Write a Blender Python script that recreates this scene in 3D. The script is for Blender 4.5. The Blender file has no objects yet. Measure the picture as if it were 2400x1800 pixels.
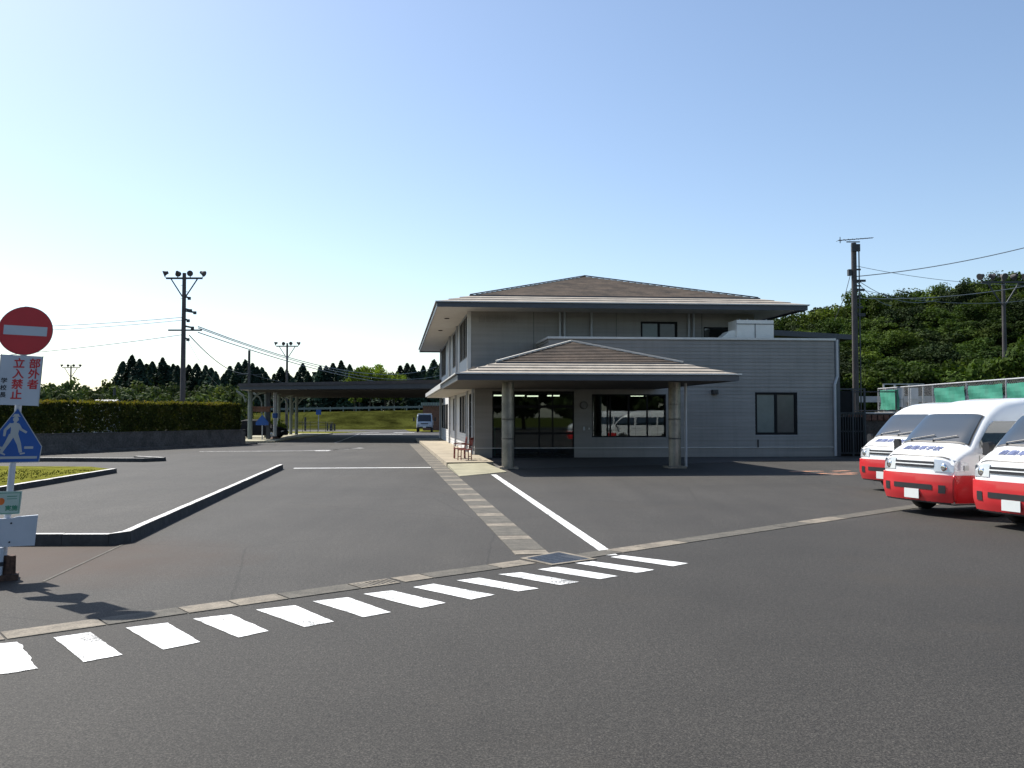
import bpy, math, random
from mathutils import Vector, Matrix, noise
R = random.Random(7)
sc = bpy.context.scene
col = sc.collection

# ------------------------------------------------------------------ camera, sky, sun, exposure
CAM_H, FPX, PITCH = 1.75, 2050.0, math.atan(75 / 2050.0)
cam = bpy.data.cameras.new('camera'); cam.sensor_width = 36; cam.lens = 36 * FPX / 2400
cam.clip_start = 0.05; cam.clip_end = 6000
cam_o = bpy.data.objects.new('camera', cam); col.objects.link(cam_o)
cam_o.location = (0, 0, CAM_H); cam_o.rotation_euler = (math.pi / 2 + PITCH, 0, 0)
sc.camera = cam_o
SUN = Vector((-.68, .62, 1.0)).normalized()
w = bpy.data.worlds.new('World'); sc.world = w; w.use_nodes = True
nt = w.node_tree; nt.nodes.clear()
sky = nt.nodes.new('ShaderNodeTexSky'); sky.sky_type = 'NISHITA'; sky.sun_disc = False
sky.sun_elevation = math.asin(SUN.z); sky.sun_rotation = math.atan2(SUN.x, SUN.y)
sky.air_density = 1.0; sky.dust_density = 0.8; sky.ozone_density = 1.6; sky.altitude = 50
bg = nt.nodes.new('ShaderNodeBackground'); bg.inputs[1].default_value = 0.102
wo = nt.nodes.new('ShaderNodeOutputWorld')
tint = nt.nodes.new('ShaderNodeMix'); tint.data_type = 'RGBA'; tint.blend_type = 'MULTIPLY'; tint.inputs[0].default_value = 1; tint.inputs[7].default_value = (1.0, 1.0, 1.0, 1)
nt.links.new(sky.outputs[0], tint.inputs[6]); nt.links.new(tint.outputs[2], bg.inputs[0]); nt.links.new(bg.outputs[0], wo.inputs[0])
sl = bpy.data.lights.new('sun', 'SUN'); sl.energy = 4.7; sl.angle = math.radians(.5); sl.color = (1, .955, .88)
so = bpy.data.objects.new('sun', sl); col.objects.link(so)
so.rotation_euler = (-SUN).to_track_quat('-Z', 'Y').to_euler(); so.location = (-40, 40, 60)
sc.view_settings.view_transform = 'Standard'; sc.view_settings.look = 'None'
sc.view_settings.exposure = 0.72; sc.view_settings.gamma = 1

# ------------------------------------------------------------------ helpers
def at(px, py, z=0.0):
    """real point at height z whose direction from the camera is known from the survey of the photo"""
    x = (px - 1200) / FPX; y = -(py - 900) / FPX
    Y = math.cos(PITCH) - y * math.sin(PITCH); Z = math.sin(PITCH) + y * math.cos(PITCH)
    t = (z - CAM_H) / Z
    return Vector((x * t, Y * t, z))

def tag(o, label=None, cat=None, group=None, kind=None):
    if label: o['label'] = label
    if cat: o['category'] = cat
    if group: o['group'] = group
    if kind: o['kind'] = kind
    return o

def empty(name, loc=(0, 0, 0), **k):
    o = bpy.data.objects.new(name, None); o.location = loc; o.empty_display_size = .2
    col.objects.link(o); return tag(o, **k)

def wloc(o):
    v = Vector((0, 0, 0))
    while o is not None: v += Vector(o.location); o = o.parent
    return v

class MB:
    def __init__(s): s.v = []; s.f = []; s.m = []; s.mi = 0
    def poly(s, pts):
        n = len(s.v); s.v += [Vector(p) for p in pts]; s.f.append(tuple(range(n, n + len(pts)))); s.m.append(s.mi); return s
    def hexa(s, c):  # 8 corners: bottom 4 (ccw), top 4
        n = len(s.v); s.v += [Vector(p) for p in c]
        for f in ((3, 2, 1, 0), (4, 5, 6, 7), (0, 1, 5, 4), (1, 2, 6, 5), (2, 3, 7, 6), (3, 0, 4, 7)):
            s.f.append(tuple(n + i for i in f)); s.m.append(s.mi)
        return s
    def box(s, x0, x1, y0, y1, z0, z1, fn=None):
        c = [(x0, y0, z0), (x1, y0, z0), (x1, y1, z0), (x0, y1, z0), (x0, y0, z1), (x1, y0, z1), (x1, y1, z1), (x0, y1, z1)]
        return s.hexa([fn(*p) for p in c] if fn else c)
    def bar(s, a, b, wx, wz, up=(0, 0, 1)):
        a = Vector(a); b = Vector(b); d = (b - a).normalized(); up = Vector(up)
        sd = d.cross(up)
        if sd.length < 1e-3: sd = d.cross(Vector((1, 0, 0)))
        sd.normalize(); u = sd.cross(d).normalized(); sd *= wx / 2; u *= wz / 2
        return s.hexa([a - sd - u, a + sd - u, b + sd - u, b - sd - u, a - sd + u, a + sd + u, b + sd + u, b - sd + u])
    def tube(s, pts, r, n=8, r1=None, cap=True):
        pts = [Vector(p) for p in pts]; rs = [r + ((r1 if r1 is not None else r) - r) * i / max(1, len(pts) - 1) for i in range(len(pts))]
        base = len(s.v); ref = None
        for i, p in enumerate(pts):
            d = (pts[min(i + 1, len(pts) - 1)] - pts[max(i - 1, 0)]).normalized()
            if ref is None or abs(ref.dot(d)) > .98: ref = Vector((0, 0, 1)) if abs(d.z) < .9 else Vector((1, 0, 0))
            a = d.cross(ref).normalized(); b = d.cross(a).normalized()
            for k in range(n):
                t = 2 * math.pi * k / n; s.v.append(p + a * (math.cos(t) * rs[i]) + b * (math.sin(t) * rs[i]))
        for i in range(len(pts) - 1):
            for k in range(n):
                q = base + i * n; s.f.append((q + k, q + (k + 1) % n, q + n + (k + 1) % n, q + n + k)); s.m.append(s.mi)
        if cap:
            s.f.append(tuple(base + k for k in reversed(range(n)))); s.m.append(s.mi)
            q = base + (len(pts) - 1) * n; s.f.append(tuple(q + k for k in range(n))); s.m.append(s.mi)
        return s
    def lathe(s, c, prof, n=20):  # prof: (r,z)
        base = len(s.v); c = Vector(c)
        for r, z in prof:
            for k in range(n):
                t = 2 * math.pi * k / n; s.v.append(c + Vector((math.cos(t) * r, math.sin(t) * r, z)))
        for i in range(len(prof) - 1):
            for k in range(n):
                q = base + i * n; s.f.append((q + k, q + (k + 1) % n, q + n + (k + 1) % n, q + n + k)); s.m.append(s.mi)
        return s
    def prism(s, pts, off):  # polygon extruded by vector off
        pts = [Vector(p) for p in pts]; off = Vector(off); n = len(pts); b = len(s.v)
        s.v += pts + [p + off for p in pts]
        s.f.append(tuple(b + i for i in reversed(range(n)))); s.f.append(tuple(b + n + i for i in range(n))); s.m += [s.mi] * 2
        for i in range(n):
            j = (i + 1) % n; s.f.append((b + i, b + j, b + n + j, b + n + i)); s.m.append(s.mi)
        return s
    def build(s, name, mats, parent=None, smooth=False, fn=None, **k):
        if not isinstance(mats, (list, tuple)): mats = [mats]
        off = wloc(parent) if parent else Vector((0, 0, 0))
        me = bpy.data.meshes.new(name)
        me.from_pydata([tuple((fn(p) if fn else p) - off) for p in s.v], [], s.f)
        for m in mats: me.materials.append(m)
        if len(mats) > 1: me.polygons.foreach_set('material_index', s.m)
        if smooth: me.polygons.foreach_set('use_smooth', [True] * len(me.polygons))
        me.update()
        o = bpy.data.objects.new(name, me); col.objects.link(o)
        if parent: o.parent = parent
        return tag(o, **k)

def copy_tree(o, parent=None):
    c = o.copy(); col.objects.link(c)
    if parent: c.parent = parent; c.matrix_parent_inverse = o.matrix_parent_inverse.copy()
    for ch in list(o.children): copy_tree(ch, c)
    return c

def lathe_x(mb, c, ax, prof, n=20):
    """revolve (r, along) about axis ax through c"""
    ax = Vector(ax).normalized(); a = ax.orthogonal().normalized(); b = ax.cross(a); base = len(mb.v); c = Vector(c)
    for r, t in prof:
        for k in range(n):
            th = 2 * math.pi * k / n; mb.v.append(c + ax * t + a * (r * math.cos(th)) + b * (r * math.sin(th)))
    for i in range(len(prof) - 1):
        for k in range(n):
            q = base + i * n; mb.f.append((q + k, q + (k + 1) % n, q + n + (k + 1) % n, q + n + k)); mb.m.append(mb.mi)
    return mb

# ------------------------------------------------------------------ materials
def new_mat(name):
    m = bpy.data.materials.new(name); m.use_nodes = True
    return m, m.node_tree, m.node_tree.nodes['Principled BSDF']
def nd(t, typ, **k):
    n = t.nodes.new(typ)
    for a, b in k.items(): setattr(n, a, b)
    return n
def noise_n(t, scale, detail=4, rough=.6, vec=None):
    n = nd(t, 'ShaderNodeTexNoise'); n.inputs['Scale'].default_value = scale; n.inputs['Detail'].default_value = detail
    n.inputs['Roughness'].default_value = rough
    if vec: t.links.new(vec, n.inputs['Vector'])
    return n
def ramp(t, src, stops):
    r = nd(t, 'ShaderNodeValToRGB'); e = r.color_ramp.elements
    while len(e) < len(stops): e.new(.5)
    for i, (p, c) in enumerate(stops):
        e[i].position = p; e[i].color = (c, c, c, 1) if not isinstance(c, tuple) else (*c, 1)
    t.links.new(src, r.inputs[0]); return r
def mixc(t, fac, a, b, typ='MIX'):
    n = nd(t, 'ShaderNodeMix', data_type='RGBA', blend_type=typ)
    for inp, v in ((n.inputs[0], fac), (n.inputs[6], a), (n.inputs[7], b)):
        if hasattr(v, 'links') or hasattr(v, 'is_output'): t.links.new(v, inp)
        elif isinstance(v, tuple): inp.default_value = (*v, 1)
        else: inp.default_value = v
    return n.outputs[2]
def objvec(t):
    return nd(t, 'ShaderNodeTexCoord').outputs['Object']
def posvec(t):
    return nd(t, 'ShaderNodeNewGeometry').outputs['Position']
def mat(name, c, rough=.7, metal=0, var=.12, scale=3, bump=0, bscale=40, fine=0, spec=.5, coat=0):
    m, t, b = new_mat(name)
    v = posvec(t); n = noise_n(t, scale, 5, .65, v)
    lo = tuple(max(0, x * (1 - var * 1.6)) for x in c); hi = tuple(min(1, x * (1 + var)) for x in c)
    r = ramp(t, n.outputs[0], [(.3, lo), (.7, hi)]); out = r.outputs[0]
    if fine:
        n2 = noise_n(t, bscale, 2, .5, v); r2 = ramp(t, n2.outputs[0], [(.35, 1 - fine), (.65, 1 + 0.0)])
        out = mixc(t, 1.0, out, r2.outputs[0], 'MULTIPLY')
    t.links.new(out, b.inputs['Base Color'])
    b.inputs['Roughness'].default_value = rough; b.inputs['Metallic'].default_value = metal
    b.inputs['Specular IOR Level'].default_value = spec; b.inputs['Coat Weight'].default_value = coat
    if bump:
        nb = noise_n(t, bscale, 3, .6, v); bn = nd(t, 'ShaderNodeBump'); bn.inputs['Strength'].default_value = bump
        bn.inputs['Distance'].default_value = .01
        t.links.new(nb.outputs[0], bn.inputs['Height']); t.links.new(bn.outputs[0], b.inputs['Normal'])
    return m

def asphalt():
    m, t, b = new_mat('asphalt'); v = posvec(t)
    sep = nd(t, 'ShaderNodeSeparateXYZ'); t.links.new(v, sep.inputs[0])
    # new darker surface in front of the drain, old one behind it
    def math_(op, a, bb=None, c=None):
        n = nd(t, 'ShaderNodeMath', operation=op)
        for i, q in enumerate((a, bb, c)):
            if q is None: continue
            if isinstance(q, (int, float)): n.inputs[i].default_value = q
            else: t.links.new(q, n.inputs[i])
        return n.outputs[0]
    d = math_('SUBTRACT', sep.outputs[1], math_('MULTIPLY_ADD', sep.outputs[0], .765, 10.35))
    old = math_('GREATER_THAN', d, 0.0)
    big = noise_n(t, .22, 5, .6, v); mid = noise_n(t, 1.7, 6, .7, v)
    fine = noise_n(t, 70, 3, .9, v); spk = noise_n(t, 120, 2, .6, v)
    base = mixc(t, old, (.0325, .0298, .0255), (.0378, .0346, .0298))
    grit = noise_n(t, 21, 4, .8, v); r8 = ramp(t, grit.outputs[0], [(.36, .68), (.5, 1.0), (.64, 1.4)]); base = mixc(t, 1, base, r8.outputs[0], 'MULTIPLY')
    r1 = ramp(t, big.outputs[0], [(.3, .76), (.7, 1.22)]); base = mixc(t, 1, base, r1.outputs[0], 'MULTIPLY')
    r2 = ramp(t, mid.outputs[0], [(.3, .90), (.72, 1.09)]); base = mixc(t, 1, base, r2.outputs[0], 'MULTIPLY')
    r3 = ramp(t, fine.outputs[0], [(.38, .25), (.52, 1.0), (.64, 2.6)]); base = mixc(t, 1, base, r3.outputs[0], 'MULTIPLY')
    r4 = ramp(t, spk.outputs[0], [(.64, 0.0), (.70, 1.0)]); base = mixc(t, r4.outputs[0], base, (.11, .10, .09))
    # brown soil washed over the surface beside the left kerb
    dx = math_('ADD', sep.outputs[0], 6.3); dy = math_('SUBTRACT', sep.outputs[1], 10.6)
    rr = math_('SQRT', math_('ADD', math_('MULTIPLY', dx, math_('MULTIPLY', dx, .05)), math_('MULTIPLY', dy, math_('MULTIPLY', dy, .10))))
    rr = math_('ADD', rr, math_('MULTIPLY', mid.outputs[0], .45))
    r5 = ramp(t, rr, [(.45, 1.0), (1.5, 0.0)]); f5 = math_('MULTIPLY', r5.outputs[0], 1.0)
    base = mixc(t, f5, base, (.043, .0235, .0125))
    bl = noise_n(t, .33, 4, .65, v); r9 = ramp(t, bl.outputs[0], [(.56, 0.0), (.74, .55)]); base = mixc(t, r9.outputs[0], base, (.044, .037, .028))
    # long worn wheel bands along the road
    wv = nd(t, 'ShaderNodeMapping'); t.links.new(v, wv.inputs[0]); wv.inputs['Scale'].default_value = (1.1, .06, 1); wv.inputs['Rotation'].default_value = (0, 0, .13)
    st = noise_n(t, .9, 4, .6, wv.outputs[0]); r6 = ramp(t, st.outputs[0], [(.35, .9), (.65, 1.10)])
    base = mixc(t, old, base, mixc(t, 1, base, r6.outputs[0], 'MULTIPLY'))
    # hairline cracks
    cr = nd(t, 'ShaderNodeTexVoronoi', feature='DISTANCE_TO_EDGE'); cr.inputs['Scale'].default_value = .23
    wob = noise_n(t, 1.3, 5, .7, v); vv = mixc(t, .09, v, wob.outputs[1]); t.links.new(vv, cr.inputs['Vector'])
    r7 = ramp(t, cr.outputs['Distance'], [(0, .62), (.0035, 1.0)])
    base = mixc(t, old, base, mixc(t, 1, base, r7.outputs[0], 'MULTIPLY'))
    t.links.new(base, b.inputs['Base Color'])
    b.inputs['Roughness'].default_value = .82; b.inputs['Specular IOR Level'].default_value = .35
    bn = nd(t, 'ShaderNodeBump'); bn.inputs['Strength'].default_value = .55; bn.inputs['Distance'].default_value = .006
    t.links.new(fine.outputs[0], bn.inputs['Height']); t.links.new(bn.outputs[0], b.inputs['Normal'])
    return m

def paint_mat(name, c, wear=.45):
    m, t, b = new_mat(name); v = posvec(t)
    n = noise_n(t, 60, 4, .8, v); n2 = noise_n(t, 2.2, 3, .6, v)
    s = nd(t, 'ShaderNodeMath', operation='MULTIPLY_ADD'); t.links.new(n2.outputs[0], s.inputs[0]); s.inputs[1].default_value = .5; t.links.new(n.outputs[0], s.inputs[2])
    r = ramp(t, s.outputs[0], [(wear, (.10, .10, .095)), (wear + .07, c)])
    n3 = noise_n(t, 9, 4, .6, v); r3 = ramp(t, n3.outputs[0], [(.3, .86), (.6, 1.0)])
    t.links.new(mixc(t, 1, r.outputs[0], r3.outputs[0], 'MULTIPLY'), b.inputs['Base Color']); b.inputs['Roughness'].default_value = .7
    return m

def leaf_mat(name, c1, c2, c3, scale=.5, trans=.35):
    m = bpy.data.materials.new(name); m.use_nodes = True; t = m.node_tree; b = t.nodes['Principled BSDF']; out = t.nodes['Material Output']
    v = posvec(t); n = noise_n(t, scale, 3, .6, v); n2 = noise_n(t, scale * 9, 2, .5, v)
    r = ramp(t, n.outputs[0], [(.32, c1), (.52, c2), (.72, c3)])
    oi = nd(t, 'ShaderNodeObjectInfo'); r2 = ramp(t, oi.outputs['Random'], [(0, .55), (1, 1.45)])
    r3 = ramp(t, n2.outputs[0], [(.3, .7), (.7, 1.25)])
    cc = mixc(t, 1, r.outputs[0], r2.outputs[0], 'MULTIPLY'); cc = mixc(t, 1, cc, r3.outputs[0], 'MULTIPLY')
    t.links.new(cc, b.inputs['Base Color']); b.inputs['Roughness'].default_value = .8; b.inputs['Specular IOR Level'].default_value = .08
    tr = nd(t, 'ShaderNodeBsdfTranslucent'); t.links.new(mixc(t, 1, cc, (1.2, 1.3, .5), 'MULTIPLY'), tr.inputs[0])
    mx = nd(t, 'ShaderNodeMixShader'); mx.inputs[0].default_value = trans
    t.links.new(b.outputs[0], mx.inputs[1]); t.links.new(tr.outputs[0], mx.inputs[2]); t.links.new(mx.outputs[0], out.inputs[0])
    return m

def glass_mat(name, tint=(.75, .82, .82), alpha=.8):
    """thin architectural glass: mirror on see-through"""
    m = bpy.data.materials.new(name); m.use_nodes = True; t = m.node_tree; t.nodes.clear()
    out = nd(t, 'ShaderNodeOutputMaterial'); tr = nd(t, 'ShaderNodeBsdfTransparent'); gl = nd(t, 'ShaderNodeBsdfGlossy')
    tr.inputs[0].default_value = (*[x * alpha for x in tint], 1); gl.inputs['Roughness'].default_value = .015
    gl.inputs[0].default_value = (.9, .95, .95, 1)
    fr = nd(t, 'ShaderNodeFresnel'); fr.inputs[0].default_value = 1.55
    ml = nd(t, 'ShaderNodeMath', operation='MULTIPLY_ADD'); ml.inputs[1].default_value = 1.25; ml.inputs[2].default_value = .0
    t.links.new(fr.outputs[0], ml.inputs[0]); mx = nd(t, 'ShaderNodeMixShader')
    t.links.new(ml.outputs[0], mx.inputs[0]); t.links.new(tr.outputs[0], mx.inputs[1]); t.links.new(gl.outputs[0], mx.inputs[2]); t.links.new(mx.outputs[0], out.inputs[0])
    return m

def emit_mat(name, c, s):
    m = bpy.data.materials.new(name); m.use_nodes = True; t = m.node_tree; t.nodes.clear()
    e = nd(t, 'ShaderNodeEmission'); e.inputs[0].default_value = (*c, 1); e.inputs[1].default_value = s
    o = nd(t, 'ShaderNodeOutputMaterial'); t.links.new(e.outputs[0], o.inputs[0]); return m

def siding_mat(name, c, rough=.6, **k):
    m, t, b = new_mat(name); v = posvec(t)
    mp = nd(t, 'ShaderNodeMapping'); mp.inputs['Scale'].default_value = (2.2, 2.2, .12); t.links.new(v, mp.inputs[0])
    n = noise_n(t, 1.5, 5, .7, mp.outputs[0]); r1 = ramp(t, n.outputs[0], [(.30, .88), (.5, 1.0), (.75, 1.03)])
    n2 = noise_n(t, .5, 4, .6, v); r2 = ramp(t, n2.outputs[0], [(.3, .90), (.7, 1.06)])
    mp2 = nd(t, 'ShaderNodeMapping'); mp2.inputs['Scale'].default_value = (.25, .25, 6.66); t.links.new(v, mp2.inputs[0])
    n3 = noise_n(t, 1.0, 1, .5, mp2.outputs[0]); r3 = ramp(t, n3.outputs[0], [(.35, .93), (.65, 1.05)])
    o = mixc(t, 1, tuple(c), r1.outputs[0], 'MULTIPLY'); o = mixc(t, 1, o, r2.outputs[0], 'MULTIPLY'); o = mixc(t, 1, o, r3.outputs[0], 'MULTIPLY')
    t.links.new(o, b.inputs['Base Color']); b.inputs['Roughness'].default_value = rough; return m

M = {}
M['asphalt'] = asphalt()
M['paint'] = paint_mat('road_paint_white', (.78, .78, .76), .625)
M['paint_worn'] = paint_mat('road_paint_worn', (.78, .78, .76), .68)
M['paint_faint'] = paint_mat('road_paint_faint', (.45, .44, .42), .72)
M['paint_orange'] = paint_mat('road_paint_orange', (.60, .26, .13), .72)
M['concrete'] = mat('weathered_concrete', (.205, .180, .135), .9, var=.3, scale=2.5, bump=.4, bscale=60, fine=.4)
M['concrete_new'] = mat('pale_concrete_cover', (.25, .215, .165), .9, var=.3, scale=4, bump=.3, bscale=70, fine=.35)
M['gutter_gray'] = mat('gutter_gray', (.125, .113, .090), .9, var=.25, scale=5, bump=.3, bscale=80, fine=.45)
M['walk'] = mat('beige_walkway_concrete', (.36, .305, .22), .9, var=.14, scale=1.2, bump=.2, bscale=60, fine=.12)
M['ramp'] = mat('mossy_beige_concrete', (0.3375, 0.3125, 0.2125), .9, var=.15, scale=2, bump=.2, bscale=60, fine=.15)
M['slab'] = mat('dark_porch_paving', (.055, .053, .05), .8, var=.1, scale=2, fine=.2)
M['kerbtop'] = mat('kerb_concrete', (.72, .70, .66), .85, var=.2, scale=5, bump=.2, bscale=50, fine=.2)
M['kerbface'] = mat('shaded_kerb_face', (.05, .048, .046), .9, var=.3, scale=5)  # weathered concrete sides, darkened so the colour carries the shade away from the sun
M['iron'] = mat('galvanised_grating', (.10, .12, .15), .55, .5, var=.2, scale=20)
M['siding'] = siding_mat('painted_lap_siding', (.250, .238, .222), .6, var=.06, scale=1.1, fine=.05, bscale=9)
M['siding_up'] = siding_mat('painted_siding_upper', (.285, .272, .250), .6, var=.07, scale=.8, fine=.05, bscale=9)
M['white_wall'] = mat('white_wall_board', (0.7200, 0.7080, 0.6840), .6, var=.04, scale=2)
M['bluewall'] = mat('pale_blue_panel', (.26, .30, .36), .5, var=.05, scale=2)
M['plinth'] = mat('dark_plinth', (.14, .14, .14), .9, var=.2, scale=3)
M['trim'] = mat('pale_gray_trim', (.56, .55, .53), .45, .2, var=.06)
M['fascia'] = mat('dark_gray_fascia', (.050, .058, .072), .45, .1, var=.08)
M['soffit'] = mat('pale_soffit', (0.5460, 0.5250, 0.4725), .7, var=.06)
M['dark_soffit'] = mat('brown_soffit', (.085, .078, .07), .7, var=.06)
M['shingle'] = mat('brown_shingle', (.125, .088, .060), .9, var=.42, scale=1.3, bump=.5, bscale=25, fine=.4)
M['roof_metal'] = mat('weathered_roof_sheet', (.40, .345, .275), .6, .05, var=.18, scale=1.6, fine=.15, bscale=12)
M['flat_roof'] = mat('gray_flat_roof', (.22, .22, .22), .9)
M['pipe'] = mat('gray_downpipe', (.40, .41, .43), .4, .1, var=.05)
M['frame_dark'] = mat('dark_window_frame', (.010, .011, .013), .6, 0, var=.1, spec=.15)
M['steel'] = mat('brushed_column_steel', (.22, .205, .175), .44, .75, var=.25, scale=2.2)
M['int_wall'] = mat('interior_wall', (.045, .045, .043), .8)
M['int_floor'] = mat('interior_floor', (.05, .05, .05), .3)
M['blind_teal'] = mat('frosted_pane_teal', (.115, .15, .15), .22, var=.12, scale=1)
M['pane_side'] = mat('side_window_blind', (.022, .022, .024), .8, var=.15, spec=.08)
M['blind_dark'] = mat('curtain_pane_gray', (.062, .066, .068), .2, var=.12, scale=1)
M['pane_black'] = mat('dark_window_glass', (.012, .014, .016), .06, var=.1, spec=.8)
M['glass'] = glass_mat('clear_glass')
M['lamp'] = emit_mat('fluorescent_tube', (1, 1, .72), 1.7)
M['red'] = mat('sign_red', (0.4830, 0.0253, 0.0322), .4, var=.08)
M['sign_white'] = mat('sign_white', (0.4420, 0.4810, 0.5330), .45, var=.05)
M['sign_blue'] = mat('sign_blue', (0.0075, 0.0750, 0.3000), .4, var=.08)
M['sign_silver'] = mat('sign_symbol_silver', (0.3645, 0.3847, 0.3847), .45, var=.05)
M['sign_green'] = mat('sign_green', (.02, .20, .11), .5, var=.08)
M['sign_mint'] = mat('sign_mint', (0.3840, 0.4920, 0.4320), .5, var=.06)
M['orange'] = mat('orange_emblem', (.65, .14, .02), .5)
M['post_white'] = mat('white_painted_post', (0.5000, 0.5250, 0.5750), .4, .1, var=.06)
M['ink'] = mat('black_ink', (.015, .02, .03), .6)
M['rust'] = mat('rusty_iron', (.085, .045, .03), .9, var=.4, scale=20, bump=.4)
M['ridge'] = mat('pale_ridge_metal', (.55, .52, .46), .6, 0, var=.08)
M['pole'] = mat('concrete_pole', (0.0765, 0.0702, 0.0702), .85, var=.15, scale=2)
M['pole_dark'] = mat('dark_metal_pole', (.055, .06, .065), .6, .4, var=.1)
M['pole_green'] = mat('pale_green_post', (0.1680, 0.1980, 0.1800), .6, var=.1)
M['galv'] = mat('galvanised_steel', (.42, .43, .44), .5, .5, var=.1)
M['wire'] = mat('overhead_cable', (.05, .055, .06), .6)
M['wire_pale'] = mat('pale_overhead_cable', (.18, .21, .24), .6)
M['grass'] = mat('lawn_grass', (.20, .20, .038), .95, var=.35, spec=0, scale=1.5, bump=1, bscale=30, fine=.45)
M['bank'] = mat('bank_grass', (.055, .060, .014), .95, spec=0, var=.5, scale=.22, fine=.35, bscale=4)
M['field'] = mat('field_ground', (0.0600, 0.0744, 0.0192), .95, spec=0, var=.3, scale=.05)
M['bark'] = mat('bark', (.075, .058, .042), .95, var=.3, scale=8, bump=.6, bscale=25)
M['car_white'] = mat('white_van_paint', (.84, .845, .83), .22, var=.012, coat=.6)
M['car_red'] = mat('red_bumper_paint', (.58, .022, .028), .28, var=.04, coat=.5)
M['car_black'] = mat('black_plastic', (.02, .02, .022), .5)
M['car_glass'] = mat('tinted_car_glass', (.018, .032, .042), .03, var=.05, spec=1.0, coat=1)
M['car_dark'] = mat('dark_car_paint', (.012, .013, .017), .75, spec=.1)
M['rubber'] = mat('tyre_rubber', (.02, .02, .02), .85)
M['rim'] = mat('wheel_rim', (.42, .42, .43), .35, .8)
M['chrome'] = mat('chrome', (.75, .76, .78), .12, 1)
M['lens'] = mat('headlight_lens', (.55, .57, .60), .08, .3, var=.05, coat=1)
M['amber'] = mat('amber_lens', (.7, .25, .03), .2)
M['plate'] = mat('blank_number_plate', (.74, .77, .74), .5, var=.02)
M['blue_text'] = mat('blue_lettering', (.16, .19, .34), .5)
M['truck_body'] = mat('pale_blue_truck_paint', (.46, .52, .58), .3, coat=.4)
M['chair_red'] = mat('red_stained_wood', (.20, .04, .028), .5, var=.15, scale=10)
M['unit_white'] = mat('white_plant_unit', (.80, .77, .70), .5, var=.05)
M['brick'] = mat('brown_brick', (.16, .085, .06), .9, var=.3, scale=6)
M['green_trim'] = mat('green_sheet_trim', (.20, .30, .25), .6)
M['mesh_green'] = mat('green_windbreak_sheet', (0.0288, 0.2320, 0.1600), .7, var=.2, scale=1.2)
M['block'] = mat('retaining_wall_concrete', (.12, .11, .10), .95, var=.3, scale=1.5, fine=.3, bscale=12)
M['roof_house'] = mat('pale_house_roof', (0.1600, 0.1700, 0.1800), .6)
M['wall_house'] = mat('house_wall', (.45, .44, .42), .7)
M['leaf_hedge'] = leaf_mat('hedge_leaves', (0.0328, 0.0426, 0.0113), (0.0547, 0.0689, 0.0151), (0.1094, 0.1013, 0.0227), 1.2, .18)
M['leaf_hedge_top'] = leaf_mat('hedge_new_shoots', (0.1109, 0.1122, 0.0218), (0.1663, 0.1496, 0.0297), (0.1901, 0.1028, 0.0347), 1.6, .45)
M['leaf_cedar'] = leaf_mat('cedar_needles', (0.0182, 0.0331, 0.0250), (0.0291, 0.0527, 0.0354), (0.0473, 0.0819, 0.0458), .35, .10)
M['leaf_broad'] = leaf_mat('broad_leaves', (0.0264, 0.0460, 0.0110), (0.0462, 0.0759, 0.0143), (0.0990, 0.1288, 0.0220), .16, .22)
M['leaf_mid'] = leaf_mat('fresh_leaves', (.045, .070, .014), (.075, .105, .018), (.11, .14, .026), .25, .28)
M['leaf_dark'] = leaf_mat('dark_leaves', (.016, .027, .010), (.026, .042, .013), (.046, .062, .018), .25, .12)
M['leaf_bright'] = leaf_mat('bright_leaves', (0.0720, 0.1020, 0.0192), (0.1200, 0.1620, 0.0264), (0.1800, 0.2160, 0.0360), .3, .38)
M['leaf_far'] = leaf_mat('far_leaves', (0.0360, 0.0540, 0.0210), (0.0570, 0.0810, 0.0270), (0.1050, 0.1275, 0.0360), .12, .2)

# ------------------------------------------------------------------ ground, lot, road, banks
MB().poly([(-1500, -900, -.12), (1500, -900, -.12), (1500, 3000, -.12), (-1500, 3000, -.12)]).build('ground', M['field'], kind='structure')
g = MB()
g.poly([(-60, -60, 0), (60, -60, 0), (60, 60, 0), (12, 112, 0), (-60, 112, 0)])
g.build('road', M['asphalt'], kind='structure')

def strip(name, cells, z0, z1, mats, **k):
    mb = MB()
    for pts, mi in cells:
        mb.mi = mi; mb.prism([Vector((p[0], p[1], z0)) for p in pts], (0, 0, z1 - z0))
    return mb.build(name, mats, **k)

# drain channel across the front of the road (a chain of concrete covers and cast lengths)
def chain(A, Bp, wa, wb, cuts):
    A = Vector(A); Bp = Vector(Bp); d = (Bp - A); nrm = Vector((-d.y, d.x)).normalized(); L = d.length; cells = []
    for i in range(len(cuts) - 1):
        t0, mi = cuts[i]; t1 = cuts[i + 1][0] - .018 / L
        p = A + d * t0; q = A + d * t1; w0 = wa + (wb - wa) * t0; w1 = wa + (wb - wa) * t1
        cells.append(([p, q, q + nrm * w1, p + nrm * w0], mi))
    return cells
A1 = (-9.5, 2.3); B1 = (.30, 10.45)
def t1x(x): return (x - A1[0]) / (B1[0] - A1[0])
cuts = [(0, 0), (t1x(-5.4), 1), (t1x(-3.95), 1), (t1x(-3.38), 0), (t1x(-2.86), 1), (t1x(-2.5), 1), (t1x(-2.12), 0), (t1x(-1.52), 0), (t1x(-1.38), 2), (t1x(-1.12), 1), (t1x(-.83), 0), (t1x(-.1), 1), (1, 0)]
cells = [c for c in chain(A1, B1, .27, .30, cuts) if c[1] != 2]
strip('drain_channel', cells, -.02, .008, [M['gutter_gray'], M['concrete_new']], kind='structure')
A2 = (.80, 10.72); B2 = (14.5, 22.6)
cuts = [(0, 0), (.045, 1), (.075, 1), (.12, 0), (.26, 0), (.3, 1), (.36, 0), (.52, 0), (.55, 1), (.62, 0), (1, 0)]
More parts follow.
